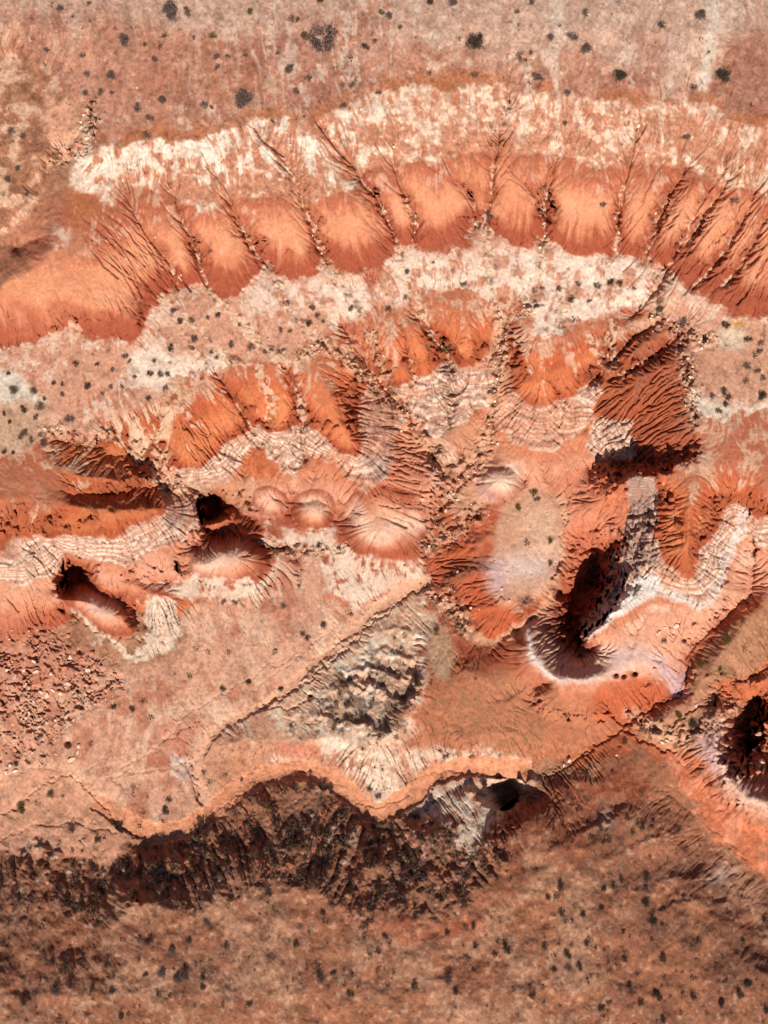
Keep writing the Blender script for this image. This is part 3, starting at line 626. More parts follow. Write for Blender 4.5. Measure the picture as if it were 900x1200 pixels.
# banded outcrops
BN = np.sin((base_z+.3*P2+.1*P5)*2*np.pi/1.55)+.6*np.sin((base_z+.2*P3)*2*np.pi/.7)
lay(rgb(222,172,146), SM)
lay(rgb(240,210,188), SM*cut_(BN+.25*P5, .35, .35)*.95)
lay(rgb(176,112,88), SM*cut_(-BN+.25*P5, .75, .35)*.6)
lay(rgb(160,104,86), SM*cut_(np.abs(G)+.2*P5, 1.7, .4)*.4)
lay(rgb(150,116,108), SM*region([(176,560),(205,565),(222,580),(228,612),(200,625),(184,600)],3)*.6)  # this and the next two grey the side-facing bands, shade painted in
lay(rgb(150,116,108), SM*region([(425,450),(462,465),(470,495),(455,560),(436,575),(424,540)],4)*.5)
lay(rgb(150,118,110), SM*region([(735,555),(765,560),(766,650),(740,680),(700,720),(730,640)],3)*.6)
lay(rgb(214,136,98), SM*cut_(P1, .7, .4)*.5)
D, _ = line_field([(691,748),(715,727),(745,705),(775,690),(795,698),(820,711),(838,702),(848,667),(860,635),(872,600)], 8)
lay(rgb(244,226,214), smoothstep(6, 2, np.abs(sample(D, WU, WV)-2))*.6)
lay(rgb(246,230,220), region([(691,748),(700,725),(722,700),(750,680),(770,672),(775,690),(745,705),(715,730)], 2)*.9)
# canyon shelf, pale crests with a highlight painted along them
shelf = region([(650,560),(700,540),(735,560),(735,600),(700,650),(660,690),(640,640)], 3)*low
lay(rgb(220,128,92), shelf*.7)
can = region([(735,740),(770,705),(820,715),(848,690),(866,640),(882,620),(885,670),(875,702),(848,724),(815,756),(803,775),(800,795),(790,815),(770,800),(740,790),(700,800),(655,800),(630,780),(622,740),(640,745),(690,768)], 3)
lay(rgb(240,170,136), can*.8)
lay(rgb(252,206,178), can*cut_(P2+.4*P1, -.1, .5)*.6)
lay(rgb(170,86,58), region([(632,695),(650,700),(690,735),(690,755),(705,765),(672,770),(650,758),(636,735)], 4)*.85)  # inner slope turned from the sun, painted darker as shade
glow(rgb(242,184,156), [(624,712),(626,745),(638,775),(660,790),(692,788),(725,778)], 16, .95)
glow(rgb(254,226,212), [(618,715),(620,745),(622,768),(634,786),(656,800),(680,798),(700,792)], 4, .9)
glow(rgb(240,202,192), [(720,778),(745,765),(775,775)], 12, .75); glow(LILAC, [(778,785),(792,800),(790,808)], 10, .9); glow(LILAC, [(762,772)], 8, .6)
south_face = region([(700,795),(740,790),(770,800),(792,818),(768,824),(750,840),(735,850),(700,850),(690,820)], 3)
lay(rgb(208,104,62), south_face*.85)
lay(rgb(204,116,80), region([(605,760),(622,790),(650,805),(690,800),(690,850),(640,850),(600,830)], 6)*.6)
# cream plateau with lilac patch, red hills beside it
lay(rgb(200,98,58), region([(530,600),(560,594),(595,600),(585,640),(560,665),(590,710),(625,700),(650,690),(640,706),(612,740),(580,755),(553,750),(530,722),(502,698),(505,660),(515,620)], 4)*cut_(P2, -1.6, .4))
lay(rgb(150,92,66), region([(515,670),(560,645),(590,655),(545,680),(520,690)], 5)*.8)
lay(rgb(222,164,130), region([(528,580),(560,572),(575,590),(545,606),(525,600)], 3)*.8)
lay(rgb(226,168,134), region([(588,590),(620,572),(662,575),(665,600),(660,640),(655,680),(630,700),(590,698),(572,680),(575,640),(582,615)], 4))
lay(rgb(238,190,158), region([(615,600),(650,595),(655,640),(635,650),(615,630)], 5)*.8)
glow(rgb(244,212,200), [(597,665),(612,660),(630,664)], 16, .8); glow(LILAC, [(577,662),(583,680)], 11, .8); glow(LILAC, [(582,620)], 12, .4)
lay(rgb(232,172,136), region([(500,695),(530,715),(553,740),(580,748),(608,733),(638,700),(656,676),(658,684),(642,712),(612,746),(580,757),(550,752),(526,726)], 1)*.8)
# white base of the third tier
def white(pts, s=2, a=1.0, th=-.7):
    lay(rgb(238,208,184), region(pts, s+1, 2.0)*cut_(.7*P3+.6*FS+.4*P5, th-.1, .8)*a*.92)
    lay(rgb(214,160,128), region(pts, s+1, 2.2)*cut_(FS2+.5*P5, 1.1, .4)*.4)
white([(160,678),(200,677),(240,682),(290,697),(306,690),(318,665),(318,640),(308,618),(320,622),(332,640),(328,672),(312,702),(285,710),(240,702),(210,700),(200,690)], 1, 1, -1.6)
white([(82,713),(110,738),(140,757),(162,750),(176,735),(172,718),(160,700),(165,695),(190,700),(212,716),(220,740),(205,765),(175,775),(145,768),(110,750),(88,728)], 1, 1, -1.6)
lay(rgb(170,140,130), region([(160,695),(195,700),(215,720),(205,745),(180,740),(172,718)], 2)*cut_(np.abs(G), 1.2, .5)*.6)
white([(310,612),(345,622),(372,628),(395,612),(402,632),(420,646),(448,658),(475,664),(492,668),(492,684),(462,690),(430,705),(410,712),(380,700),(378,670),(360,640),(330,632)], 2, 1, -.9)
white([(270,568),(300,560),(345,560),(345,600),(330,612),(295,608),(275,595)], 3, .3)
# floor
floor = region([(-60,760),(60,750),(140,780),(178,784),(215,770),(245,745),(330,700),(400,720),(495,688),(440,730),(380,800),(360,862),(500,880),(620,890),(620,930),(480,970),(400,940),(340,905),(240,970),(150,985),(100,1000),(-60,1000)], 4)
floor = np.maximum(floor, region([(220,712),(310,706),(335,640),(372,650),(380,705),(410,716),(400,760),(300,800),(215,780)], 4))
lay(rgb(218,160,130), floor)
lay(rgb(190,116,88), floor*cut_(P2+.4*P1, .6, .4)*.7)
lay(rgb(232,184,154), floor*cut_(P1-.4*P2+.3*FS, .8, .5)*.7)
lay(rgb(184,116,88), floor*cut_(FS2+.6*FS+.3*P5, 1.3, .5)*.5)
lay(rgb(236,196,168), floor*cut_(-FS2+.5*FS, 1.2, .5)*.45)
lay(rgb(150,96,74), floor*cut_(P5+.3*P3, 1.7, .3)*.4)
lay(rgb(196,120,92), region([(165,800),(210,795),(215,830),(170,835)], 3)*cut_(VS, -.3, .5)*.8)
lay(rgb(196,118,90), region([(-60,700),(60,740),(100,760),(110,800),(60,820),(0,800),(-60,800)], 8)*.6)
lay(rgb(196,116,88), region([(180,850),(240,830),(225,880),(200,900),(170,895)], 5)*.7)
lay(rgb(214,190,176), region([(195,880),(222,885),(228,910),(205,915)], 4)*cut_(P3, -.2, .5))
lay(rgb(206,140,104), region([(240,880),(300,850),(330,880),(300,915),(255,940),(240,920)], 5)*.8)
white([(345,850),(400,858),(440,872),(462,885),(470,910),(478,935),(440,942),(422,920),(400,900),(370,880)], 3, 1, -.6)
white([(270,858),(290,845),(310,860),(300,875),(280,870)], 3, .7, 0)
white([(320,890),(350,888),(370,892),(340,898),(320,900)], 2, .8, 0)
lay(rgb(212,128,96), region([(320,868),(350,870),(380,885),(375,895),(330,890)], 3)*.8)
white([(470,880),(520,868),(560,868),(600,878),(628,905),(635,915),(615,918),(600,905),(560,890),(510,892),(480,900)], 2, .9, -.9)
white([(470,690),(495,688),(507,720),(508,760),(498,810),(470,815),(440,800),(410,790),(395,772),(430,735),(455,712)], 3, .9, -.8)
white([(490,925),(520,915),(580,918),(590,950),(578,975),(550,1000),(520,990),(490,985),(465,968),(488,950)], 2, .95, -.5)
# central hill, grey scrub and white ribs
hill = region([(400,760),(440,750),(480,740),(500,740),(505,780),(500,820),(480,850),(462,880),(420,862),(345,855),(300,840),(345,825),(380,800)], 4)
RB = fbm(12, 4, cy=7)
lay(rgb(246,198,164), region([(345,790),(440,712),(490,700),(505,735),(505,780),(500,820),(480,850),(462,880),(420,862),(345,850),(310,830)], 9, 4)*.9)
hb = np.zeros_like(hill)
lay(rgb(244,220,198), hill*cut_(-RB+.5*P3, .3, .6)*.85)
lay(rgb(192,114,80), region([(508,770),(540,790),(600,800),(640,820),(640,880),(600,880),(560,868),(500,880),(470,880),(485,850),(500,825)], 6)*.85)
lay(rgb(140,96,66), region([(508,770),(600,790),(640,860),(600,880),(560,868),(500,860)], 6)*cut_(P5+P3, .4, .4)*.65)
lay(rgb(178,110,80), region([(0,545),(60,560),(80,590),(40,590),(0,580)], 6)*.7)
lay(rgb(206,150,114), region([(500,480),(560,490),(565,560),(530,600),(505,560)], 6)*cut_(P3, -.2, .5)*.6)
lay(rgb(204,138,100), region([(230,565),(290,550),(300,600),(270,590),(235,600)], 6)*.6)
lay(rgb(216,176,140), region([(500,720),(525,740),(535,765),(520,800),(505,780)], 4)*.8)
for p in ([(345,838),(375,815),(410,798),(455,808),(480,835),(470,862),(445,862),(400,852),(350,850)], [(385,800),(400,785),(440,792),(475,805),(470,822),(430,812)], [(415,783),(440,776),(480,785),(488,800),(460,797)], [(420,765),(450,762),(478,772),(470,780)], [(465,815),(492,795),(488,835),(470,850)], [(330,845),(370,835),(380,850)]):
    q_ = region(p, 2, 3.2)*cut_(P3+.6*P5, -.1, .5); hb = np.maximum(hb, q_); lay(rgb(132,94,70), q_*.8)  # dark bands: scrub ground and the ribs' north-side shade, painted together
# right-hand benches and fans
lay(rgb(186,128,94), region([(960,690),(900,700),(885,720),(850,735),(818,765),(806,800),(800,825),(840,800),(850,795),(885,785),(900,770),(960,760)], 3))
lay(rgb(210,150,116), region([(740,850),(770,835),(800,820),(815,812),(840,800),(842,830),(830,860),(850,885),(820,890),(790,878),(760,870)], 4)*.8)
lay(rgb(214,132,96), region([(840,820),(880,820),(875,860),(890,905),(960,915),(960,975),(900,962),(850,945),(828,905),(825,860)], 4)*.9)
glow(rgb(242,192,168), [(840,850),(838,880),(845,912),(868,932),(900,940),(960,942)], 11, .9); glow(LILAC, [(828,868),(832,895)], 10, .6); glow(rgb(236,190,176), [(848,832)], 10, .6)
fan = region([(780,885),(815,890),(832,920),(860,950),(900,965),(960,975),(960,1090),(900,1035),(866,1010),(830,985),(800,945),(775,915)], 3)
lay(rgb(216,122,82), fan); lay(rgb(232,152,116), fan*cut_(FS+FS2, .8, .6)*.6)
# southern hills and plain
south = smoothstep(-12, 12, VV-(np.interp(UU, [-60,0,100,150,190,240,290,340,400,440,480,560,600,640,700,750,785,830,900,960], [1000,1000,1005,990,995,975,932,924,945,972,970,1000,955,925,900,880,905,975,1045,1090]))+4*P3)
lay(rgb(183,117,84), south)
lay(rgb(166,104,78), south*cut_(P2+.5*P4, .3, .6)*.75)
lay(rgb(138,92,70), south*cut_(P3+.5*P5+.4*P2, 1.0, .5)*.6)
lay(rgb(214,164,132), south*cut_(P5+.5*P1, 1.2, .4)*.45)
lay(rgb(206,152,118), south*cut_(P1-.3*P3, .8, .5)*.6)
lay(rgb(176,136,110), south*cut_(P3+.6*P4, 1.3, .4)*.25)
lay(rgb(186,92,58), south*region([(560,960),(620,930),(700,900),(760,900),(780,930),(720,950),(680,960),(700,1000),(640,1020),(570,1040)], 10)*.6*cut_(P2, -.3, .6))
lay(rgb(140,86,62), south*region([(600,960),(660,930),(700,960),(720,990),(700,1030),(600,1040),(570,1020)], 12)*.6*cut_(P2, -.2, .6))
lay(rgb(140,92,70), south*region([(740,1010),(860,1000),(960,1060),(960,1150),(800,1140),(760,1090)], 18)*.6*cut_(P2, -.1, .6))
lay(rgb(206,176,158), region([(695,950),(715,945),(722,965),(705,970)], 5)*.6); lay(rgb(222,190,172), region([(838,1010),(855,1018),(850,1035),(838,1030)], 4)*.6)
lay(rgb(196,92,56), region([(420,1060),(480,1085),(560,1075),(590,1090),(480,1100),(420,1085)], 7)*.6)
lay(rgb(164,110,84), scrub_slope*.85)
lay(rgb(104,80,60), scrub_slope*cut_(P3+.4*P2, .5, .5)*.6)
lay(rgb(214,178,160), scrub_slope*cut_(P5+.5*P2, 1.9, .3)*.7)
lay(rgb(198,122,88), scrub_slope*cut_(FS2+.5*P3, .7, .4)*.8)
white([(520,945),(560,935),(585,955),(575,985),(545,1000),(525,985)], 3, .7, .2)
lay(rgb(206,120,84), region([(-60,545),(0,540),(50,545),(50,600),(0,630),(-60,650)], 4)*.25)
# west plain mottling
west = region([(-70,40),(0,45),(50,70),(100,125),(100,175),(60,200),(30,250),(0,280),(-60,310)], 3)
lay(rgb(182,120,88), west*.8); lay(rgb(222,178,148), west*cut_(P3+.4*P2, .7, .3)*.7); lay(rgb(128,84,64), west*cut_(-P3+.4*P5, 1.1, .3)*.6)
lay(rgb(222,160,128), region([(55,110),(95,112),(98,130),(85,165),(60,168),(50,140)], 3)*.9)
lay(rgb(232,190,158), train*cut_(P5+.3*P3, -.3, .5)*.75); lay(rgb(120,78,58), train*cut_(-P5, .9, .3)*.6)
# darker red along the runnels
lay(rgb(150,72,48), smoothstep(.2, .8, runnels)*.35)
# rubble tint of the rocky gullies
lay(rgb(222,180,148), rocky*cut_(P5, -.2, .5)*.6); lay(rgb(120,90,66), rocky*cut_(-P5, .6, .4)*.5)
lay(rgb(224,160,126), region([(-60,905),(75,898),(140,945),(152,985),(130,1012),(115,1030),(105,1005),(60,985),(-60,995)], 4)*.8)
lay(rgb(206,134,96), region([(600,785),(660,815),(735,850),(690,880),(640,905),(600,885),(560,870),(520,860),(505,820),(560,800)], 8)*.65)
lay(rgb(150,104,72), region([(505,790),(600,800),(650,850),(620,890),(560,868),(500,870)], 8)*cut_(P5+.5*P3, .8, .3)*.6)
# wash beds and pale sediment in the big gullies
lay(rgb(230,152,112), wa); lay(rgb(238,176,142), ta*.95)
for half, ln in CARVE:
    D, _ = line_field(ln[1:] if len(ln) > 2 else ln, 8); D = sample(D, UU+1.5*w3, VV+1.5*w4)
    lay(rgb(238,200,168), smoothstep(3, .8, D)*cut_(P5, .1, .5)*.75*(VV < 560))
# fine speckle of grit and gravel, and a darker crust where water has cut into fresh rock
glow(rgb(232,176,144), [(330,772),(270,808),(235,828),(205,850),(180,880),(140,900)], 4, .6); glow(rgb(232,176,144), [(228,890),(190,902),(150,905),(118,915)], 4, .6); glow(rgb(236,184,154), [(380,735),(360,765),(320,790),(290,815)], 4, .6); glow(rgb(232,176,144), [(0,905),(40,895),(75,900),(110,915),(140,945)], 6, .7); glow(rgb(232,176,144), [(300,725),(285,760),(265,800)], 4, .5); glow(rgb(232,176,144), [(240,760),(225,800),(215,830)], 4, .5)
glow(rgb(214,190,178), [(686,742),(704,704),(718,668),(726,642)], 3, .8); glow(rgb(226,204,192), [(696,743),(714,706),(729,672),(737,645)], 3, .9); glow(rgb(120,78,66), [(700,700),(722,650)], 3, .5)
COL *= np.array([1.02, 1.005, .975], np.float32)
g_ = (COL*np.array([.3, .55, .15], np.float32)).sum(-1, keepdims=True)
COL = COL+(g_-COL)*.05
calm = blur(np.clip(one+.8*m2_+.8*three, 0, 1), 2)
COL *= (1+(.085*P5+.05*np.clip(P3, -2, 2))*(1-.75*calm)+(.085-.04*calm)*fbm(2.2, 1))[..., None]
COL = np.clip(COL, .01, .95)
# ------------------------------------------------------------------ materials
def material(name, base, rough=.95, grain=(3.0, .12), bump=.0, attr=None, bscale=4.0):
    m = bpy.data.materials.new(name); m.use_nodes = True; n = m.node_tree.nodes; l = m.node_tree.links
    p = n['Principled BSDF']; p.inputs['Roughness'].default_value = rough
    p.inputs['Specular IOR Level'].default_value = .15
    tc = n.new('ShaderNodeTexCoord'); ns = n.new('ShaderNodeTexNoise'); ns.inputs['Scale'].default_value = grain[0]
    ns.inputs['Detail'].default_value = 6; ns.inputs['Roughness'].default_value = .65
    l.new(tc.outputs['Object'], ns.inputs['Vector'])
    mr = n.new('ShaderNodeMapRange'); mr.inputs['From Min'].default_value = .3; mr.inputs['From Max'].default_value = .7
    mr.inputs['To Min'].default_value = 1-grain[1]; mr.inputs['To Max'].default_value = 1+grain[1]
    l.new(ns.outputs['Fac'], mr.inputs['Value'])
    mx = n.new('ShaderNodeVectorMath'); mx.operation = 'SCALE'
    if attr:
        a = n.new('ShaderNodeAttribute'); a.attribute_name = attr; l.new(a.outputs['Color'], mx.inputs[0])
    else: mx.inputs[0].default_value = base
    l.new(mr.outputs['Result'], mx.inputs['Scale']); l.new(mx.outputs['Vector'], p.inputs['Base Color'])
    if bump:
        b = n.new('ShaderNodeBump'); b.inputs['Distance'].default_value = bump; b.inputs['Strength'].default_value = 1
        n2 = n.new('ShaderNodeTexNoise'); n2.inputs['Scale'].default_value = bscale; n2.inputs['Detail'].default_value = 8; n2.inputs['Roughness'].default_value = .7
        l.new(tc.outputs['Object'], n2.inputs['Vector']); l.new(n2.outputs['Fac'], b.inputs['Height']); l.new(b.outputs['Normal'], p.inputs['Normal'])
    return m
M_ROCK = material('weathered_rock', None, .95, (1.9, .15), .16, 'rock_colour', 1.3)

# ------------------------------------------------------------------ ground meshes
COL = COL*ALBEDO
X = (UU-450)/FOC*(CAM_H-z); Y = (600-VV)/FOC*(CAM_H-z)
P3D = np.stack([X, Y, z], -1).astype(np.float32)
e1 = np.gradient(P3D, axis=1); e2 = np.gradient(P3D, axis=0)
NRM = np.cross(e2, e1); NRM /= np.linalg.norm(NRM, axis=-1, keepdims=True)
NRM *= np.sign(NRM[..., 2:3]+1e-9)

def ground(name, quads, label=None):
    """one sheet of ground from a set of survey cells"""
    used = np.unique(quads); remap = np.full(NX*NY, -1, np.int32); remap[used] = np.arange(len(used), dtype=np.int32)
    me = bpy.data.meshes.new(name); nq = len(quads)
    me.vertices.add(len(used)); me.vertices.foreach_set('co', P3D.reshape(-1, 3)[used].ravel())
    me.loops.add(nq*4); me.loops.foreach_set('vertex_index', remap[quads].ravel())
    me.polygons.add(nq); me.polygons.foreach_set('loop_start', np.arange(0, nq*4, 4, dtype=np.int32))
    me.polygons.foreach_set('use_smooth', np.ones(nq, bool))
    ca = me.color_attributes.new('rock_colour', 'FLOAT_COLOR', 'POINT')
    c4 = np.ones((len(used), 4), np.float32); c4[:, :3] = COL.reshape(-1, 3)[used]
    ca.data.foreach_set('color', c4.ravel())
    me.update(calc_edges=True); me.materials.append(M_ROCK)
    me.normals_split_custom_set_from_vertices(NRM.reshape(-1, 3)[used])
    o = bpy.data.objects.new(name, me); C.collection.objects.link(o); o['kind'] = 'structure'
    return o
cls = np.zeros((NY, NX), np.int8)                        # 0 valley floor
cls[(top > .5) | (west > .5)] = 1                         # upper plain
cls[(rim > .5) | (one > .5)] = 2                          # cliffs
cls[(low > .5) & (south < .5)] = 4; cls[bench > .5] = 3
cls[(VV < 250) & (cls == 0)] = 1; cls[(VV >= 250) & (VV < 400) & (cls == 0)] = 2
cls[floor > .5] = 0
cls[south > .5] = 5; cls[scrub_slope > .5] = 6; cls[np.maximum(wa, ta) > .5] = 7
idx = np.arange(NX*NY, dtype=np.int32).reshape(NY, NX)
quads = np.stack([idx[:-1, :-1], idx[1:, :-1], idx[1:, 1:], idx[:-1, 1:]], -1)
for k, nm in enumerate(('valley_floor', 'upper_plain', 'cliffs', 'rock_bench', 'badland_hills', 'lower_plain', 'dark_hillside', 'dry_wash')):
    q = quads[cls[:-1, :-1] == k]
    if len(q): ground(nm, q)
# the desert beyond the survey, out to the horizon
def outer():
    zb2 = blur(z, 10); rim_ix = np.concatenate([idx[0, :-1:6], idx[:-1:6, -1], idx[-1, :0:-6], idx[:0:-6, 0]])
    b = P3D.reshape(-1, 3)[rim_ix]; n = len(b); rs = [1, 1.04, 1.1, 1.2, 1.35, 1.6, 2, 2.7, 4, 7, 13, 30, 60]
    cb = COL.reshape(-1, 3)[rim_ix]; vs = []; cs = []
    g = np.random.default_rng(3); ph = g.random(6)*6
    avg = np.array(rgb(190, 130, 100))*ALBEDO
    for i, r in enumerate(rs):
        p = b.copy(); p[:, :2] *= r; t = min(1, (r-1)/1.2)
        zt = 30+8*np.sin(p[:, 0]/90+ph[0])+7*np.sin(p[:, 1]/70+ph[1])+5*np.sin((p[:, 0]+p[:, 1])/43+ph[2])
        zs = np.convolve(np.concatenate([b[-20:, 2], b[:, 2], b[:20, 2]]), np.ones(41)/41, 'valid')
        p[:, 2] = b[:, 2] if i == 0 else (zs*(1-t)+zt*t)
        vs.append(p); cs.append(cb*(1-min(1, (r-1)/.15))+avg*min(1, (r-1)/.15))
    V = np.concatenate(vs); F = []
    for i in range(len(rs)-1):
        for j in range(n):
            a, c = i*n+j, i*n+(j+1) % n; F.append((a, a+n, c+n, c))
    me = bpy.data.meshes.new('desert'); me.from_pydata(V.tolist(), [], F)
    ca = me.color_attributes.new('rock_colour', 'FLOAT_COLOR', 'POINT')
    c4 = np.ones((len(V), 4), np.float32); c4[:, :3] = np.concatenate(cs); ca.data.foreach_set('color', c4.ravel())
    me.polygons.foreach_set('use_smooth', np.ones(len(F), bool))
    me.materials.append(M_ROCK); o = bpy.data.objects.new('desert', me); C.collection.objects.link(o); o['kind'] = 'structure'
outer()

def at(u, v, dz=0):
    u = np.float32(u); v = np.float32(v)
    h = float(sample(z, np.array([u], np.float32), np.array([v], np.float32))[0])
    return ((u-450)/FOC*(CAM_H-h), (600-v)/FOC*(CAM_H-h), h+dz)

# ------------------------------------------------------------------ plants
def leaf_mat(name, c):
    return material(name, rgb(*c), .9, (1.2, .35), 0)
M_LEAF = {'grey': leaf_mat('grey_twigs', (110, 88, 78)), 'dark': leaf_mat('dark_leaves', (74, 60, 48)), 'olive': leaf_mat('olive_leaves', (98, 84, 38))}
M_STEM = material('woody_stems', rgb(80, 62, 52), .9, (3, .2))
R = random.Random(5)
def leaf_clump(vs, fs, c, s, n):
    for _ in range(n):
        d = Vector((R.gauss(0, 1), R.gauss(0, 1), R.gauss(0, .8))); p = Vector(c)+d*s*.55
        a = Vector((R.gauss(0, 1), R.gauss(0, 1), R.gauss(0, .6))).normalized(); b = a.cross(Vector((R.gauss(0, 1), R.gauss(0, 1), R.gauss(0, 1)))).normalized()
        l = s*R.uniform(.35, .8); w = l*R.uniform(.35, .6); i = len(vs)
        vs += [tuple(p-a*l*.5), tuple(p+b*w*.5), tuple(p+a*l*.5), tuple(p-b*w*.5)]; fs.append((i, i+1, i+2, i+3))
def stem(vs, fs, a, b, r):
    a, b = Vector(a), Vector(b); d = (b-a).normalized(); u = d.orthogonal().normalized(); w = d.cross(u); i = len(vs)
    for q, rr in ((a, r), (b, r*.4)):
        for k in range(4):
            t = k*math.pi/2; vs.append(tuple(q+u*rr*math.cos(t)+w*rr*math.sin(t)))
    for k in range(4): fs.append((i+k, i+(k+1) % 4, i+4+(k+1) % 4, i+4+k))
def mesh_of(name, vs, fs, mats, mi=None):
    me = bpy.data.meshes.new(name); me.from_pydata(vs, [], fs)
    for m in mats: me.materials.append(m)
    if mi: me.polygons.foreach_set('material_index', mi)
    me.update(); return me
def shrub_mesh(tone, kind, seed, split=False):
    """a shrub one metre in radius: woody stems fanning from the root, twig and leaf clumps at their ends"""
    R.seed(seed); vs, fs = [], []; n = 30 if kind == 'small' else 85
    hole = kind == 'ring'; tips = []
    for i in range(n):
        a = R.random()*6.283; r = math.sqrt(R.random()) if not hole else R.uniform(.48, 1.0)
        r *= .82+.18*math.sin(a*3+seed)
        if kind == 'long': x, y = r*math.cos(a)*.62, r*math.sin(a)
        else: x, y = r*math.cos(a), r*math.sin(a)
        h = (.62*(1-r*r*.75)+.1)*R.uniform(.7, 1.1)
        if hole: h = .32*R.uniform(.6, 1.2)
        tips.append((x, y, h))
    for t in tips:
        b = (0, 0, 0) if not hole else (t[0]*.9, t[1]*.9, 0)
        stem(vs, fs, (b[0]*.9, b[1]*.9, -.12), (t[0]*.95, t[1]*.95, t[2]*.9), .022)
    ns = len(fs)
    for t in tips:
        s = R.uniform(.16, .30) if kind == 'small' else R.uniform(.10, .19)
        leaf_clump(vs, fs, t, s*1.15, 14)
        leaf_clump(vs, fs, (t[0]*.8, t[1]*.8, t[2]*.5), s*1.2, 8)
    if split: return mesh_of('shrub', vs, fs[ns:], [M_LEAF[tone]]), mesh_of('stems', vs[:ns*2], fs[:ns], [M_STEM])
    return mesh_of('shrub', vs, fs, [M_STEM, M_LEAF[tone]], [0]*ns+[1]*(len(fs)-ns))
SH = {(t, k): [shrub_mesh(t, k, 17*i+len(t)*3+len(k)) for i in range(4 if k == 'small' else 2)] for t in ('grey', 'dark', 'olive') for k in ('small', 'long', 'big')}
SH['grey', 'ring'] = [shrub_mesh('grey', 'ring', 71)]
ZONES = [  # (phrase, test)
 ('on the upper left shoulder', lambda u, v: u < 100 and v < 280 and (v > 95 or u < 50) and v > 1.2*u-20+ (0)),
 ('on the upper plain, left quarter', lambda u, v: v < 175 and u < 210),
 ('on the upper plain left of the ring shrub', lambda u, v: v < 160 and u < 345),
 ('on the upper plain around the middle', lambda u, v: v < 135 and u < 600),
 ('on the upper plain, right third', lambda u, v: v < 125),
 ('on the striped rim or noses', lambda u, v: v < 290),
 ('on the pale bench at the left edge', lambda u, v: v < 560 and u < 105),
 ('on the pale bench below the leftmost nose', lambda u, v: v < 500 and u < 215),
 ('on the pale bench left of centre', lambda u, v: v < 500 and u < 320),
 ('on the cream bench near the centre', lambda u, v: v < 430 and u < 600),
 ('on the cream tongue above the orange hollow', lambda u, v: v < 400 and u < 760),
 ('on the tan shelf near the right edge', lambda u, v: v < 510),
 ('on the cream and lilac flat', lambda u, v: v < 700 and 560 < u < 680),
 ('on the ledges by the right-hand canyon', lambda u, v: v < 900 and u > 640),
 ('on orange ground by the white hill', lambda u, v: v < 900 and u > 505),
 ('on the white hill and its channel', lambda u, v: v < 905 and u > 305),
 ('on the sandy floor below the mounds', lambda u, v: v < 860 and u > 125),
 ('in the rubble at the left edge', lambda u, v: v < 905 and u < 125),
 ('on the sand flats above the wash bend', lambda u, v: v < 978 and u < 300),
 ('along the dry wash bank', lambda u, v: v < 975 and u < 600),
 ('at the left foot of the dark hillside', lambda u, v: v < 1040 and u < 300),
 ('on the dark hillside', lambda u, v: v < 1075 and u < 600),
 ('on the brown hills, lower right', lambda u, v: v < 1000),
 ('on the lower plain, upper right part', lambda u, v: v < 1070 and u > 600),
 ('in the bottom right corner', lambda u, v: u > 760),
 ('on the lower plain, bottom right', lambda u, v: v > 1140 and u > 600),
 ('on the lower plain right of centre', lambda u, v: u > 600),
 ('on the lower plain, bottom centre', lambda u, v: u > 300 and v > 1125),
 ('just below the dark hillside', lambda u, v: u > 300),
 ('in the bottom left corner', lambda u, v: u < 150 and v > 1110),
 ('on the lower plain, left of centre', lambda u, v: True)]
def zone(u, v):
    for i, (p, f) in enumerate(ZONES):
        if f(u, v): return i
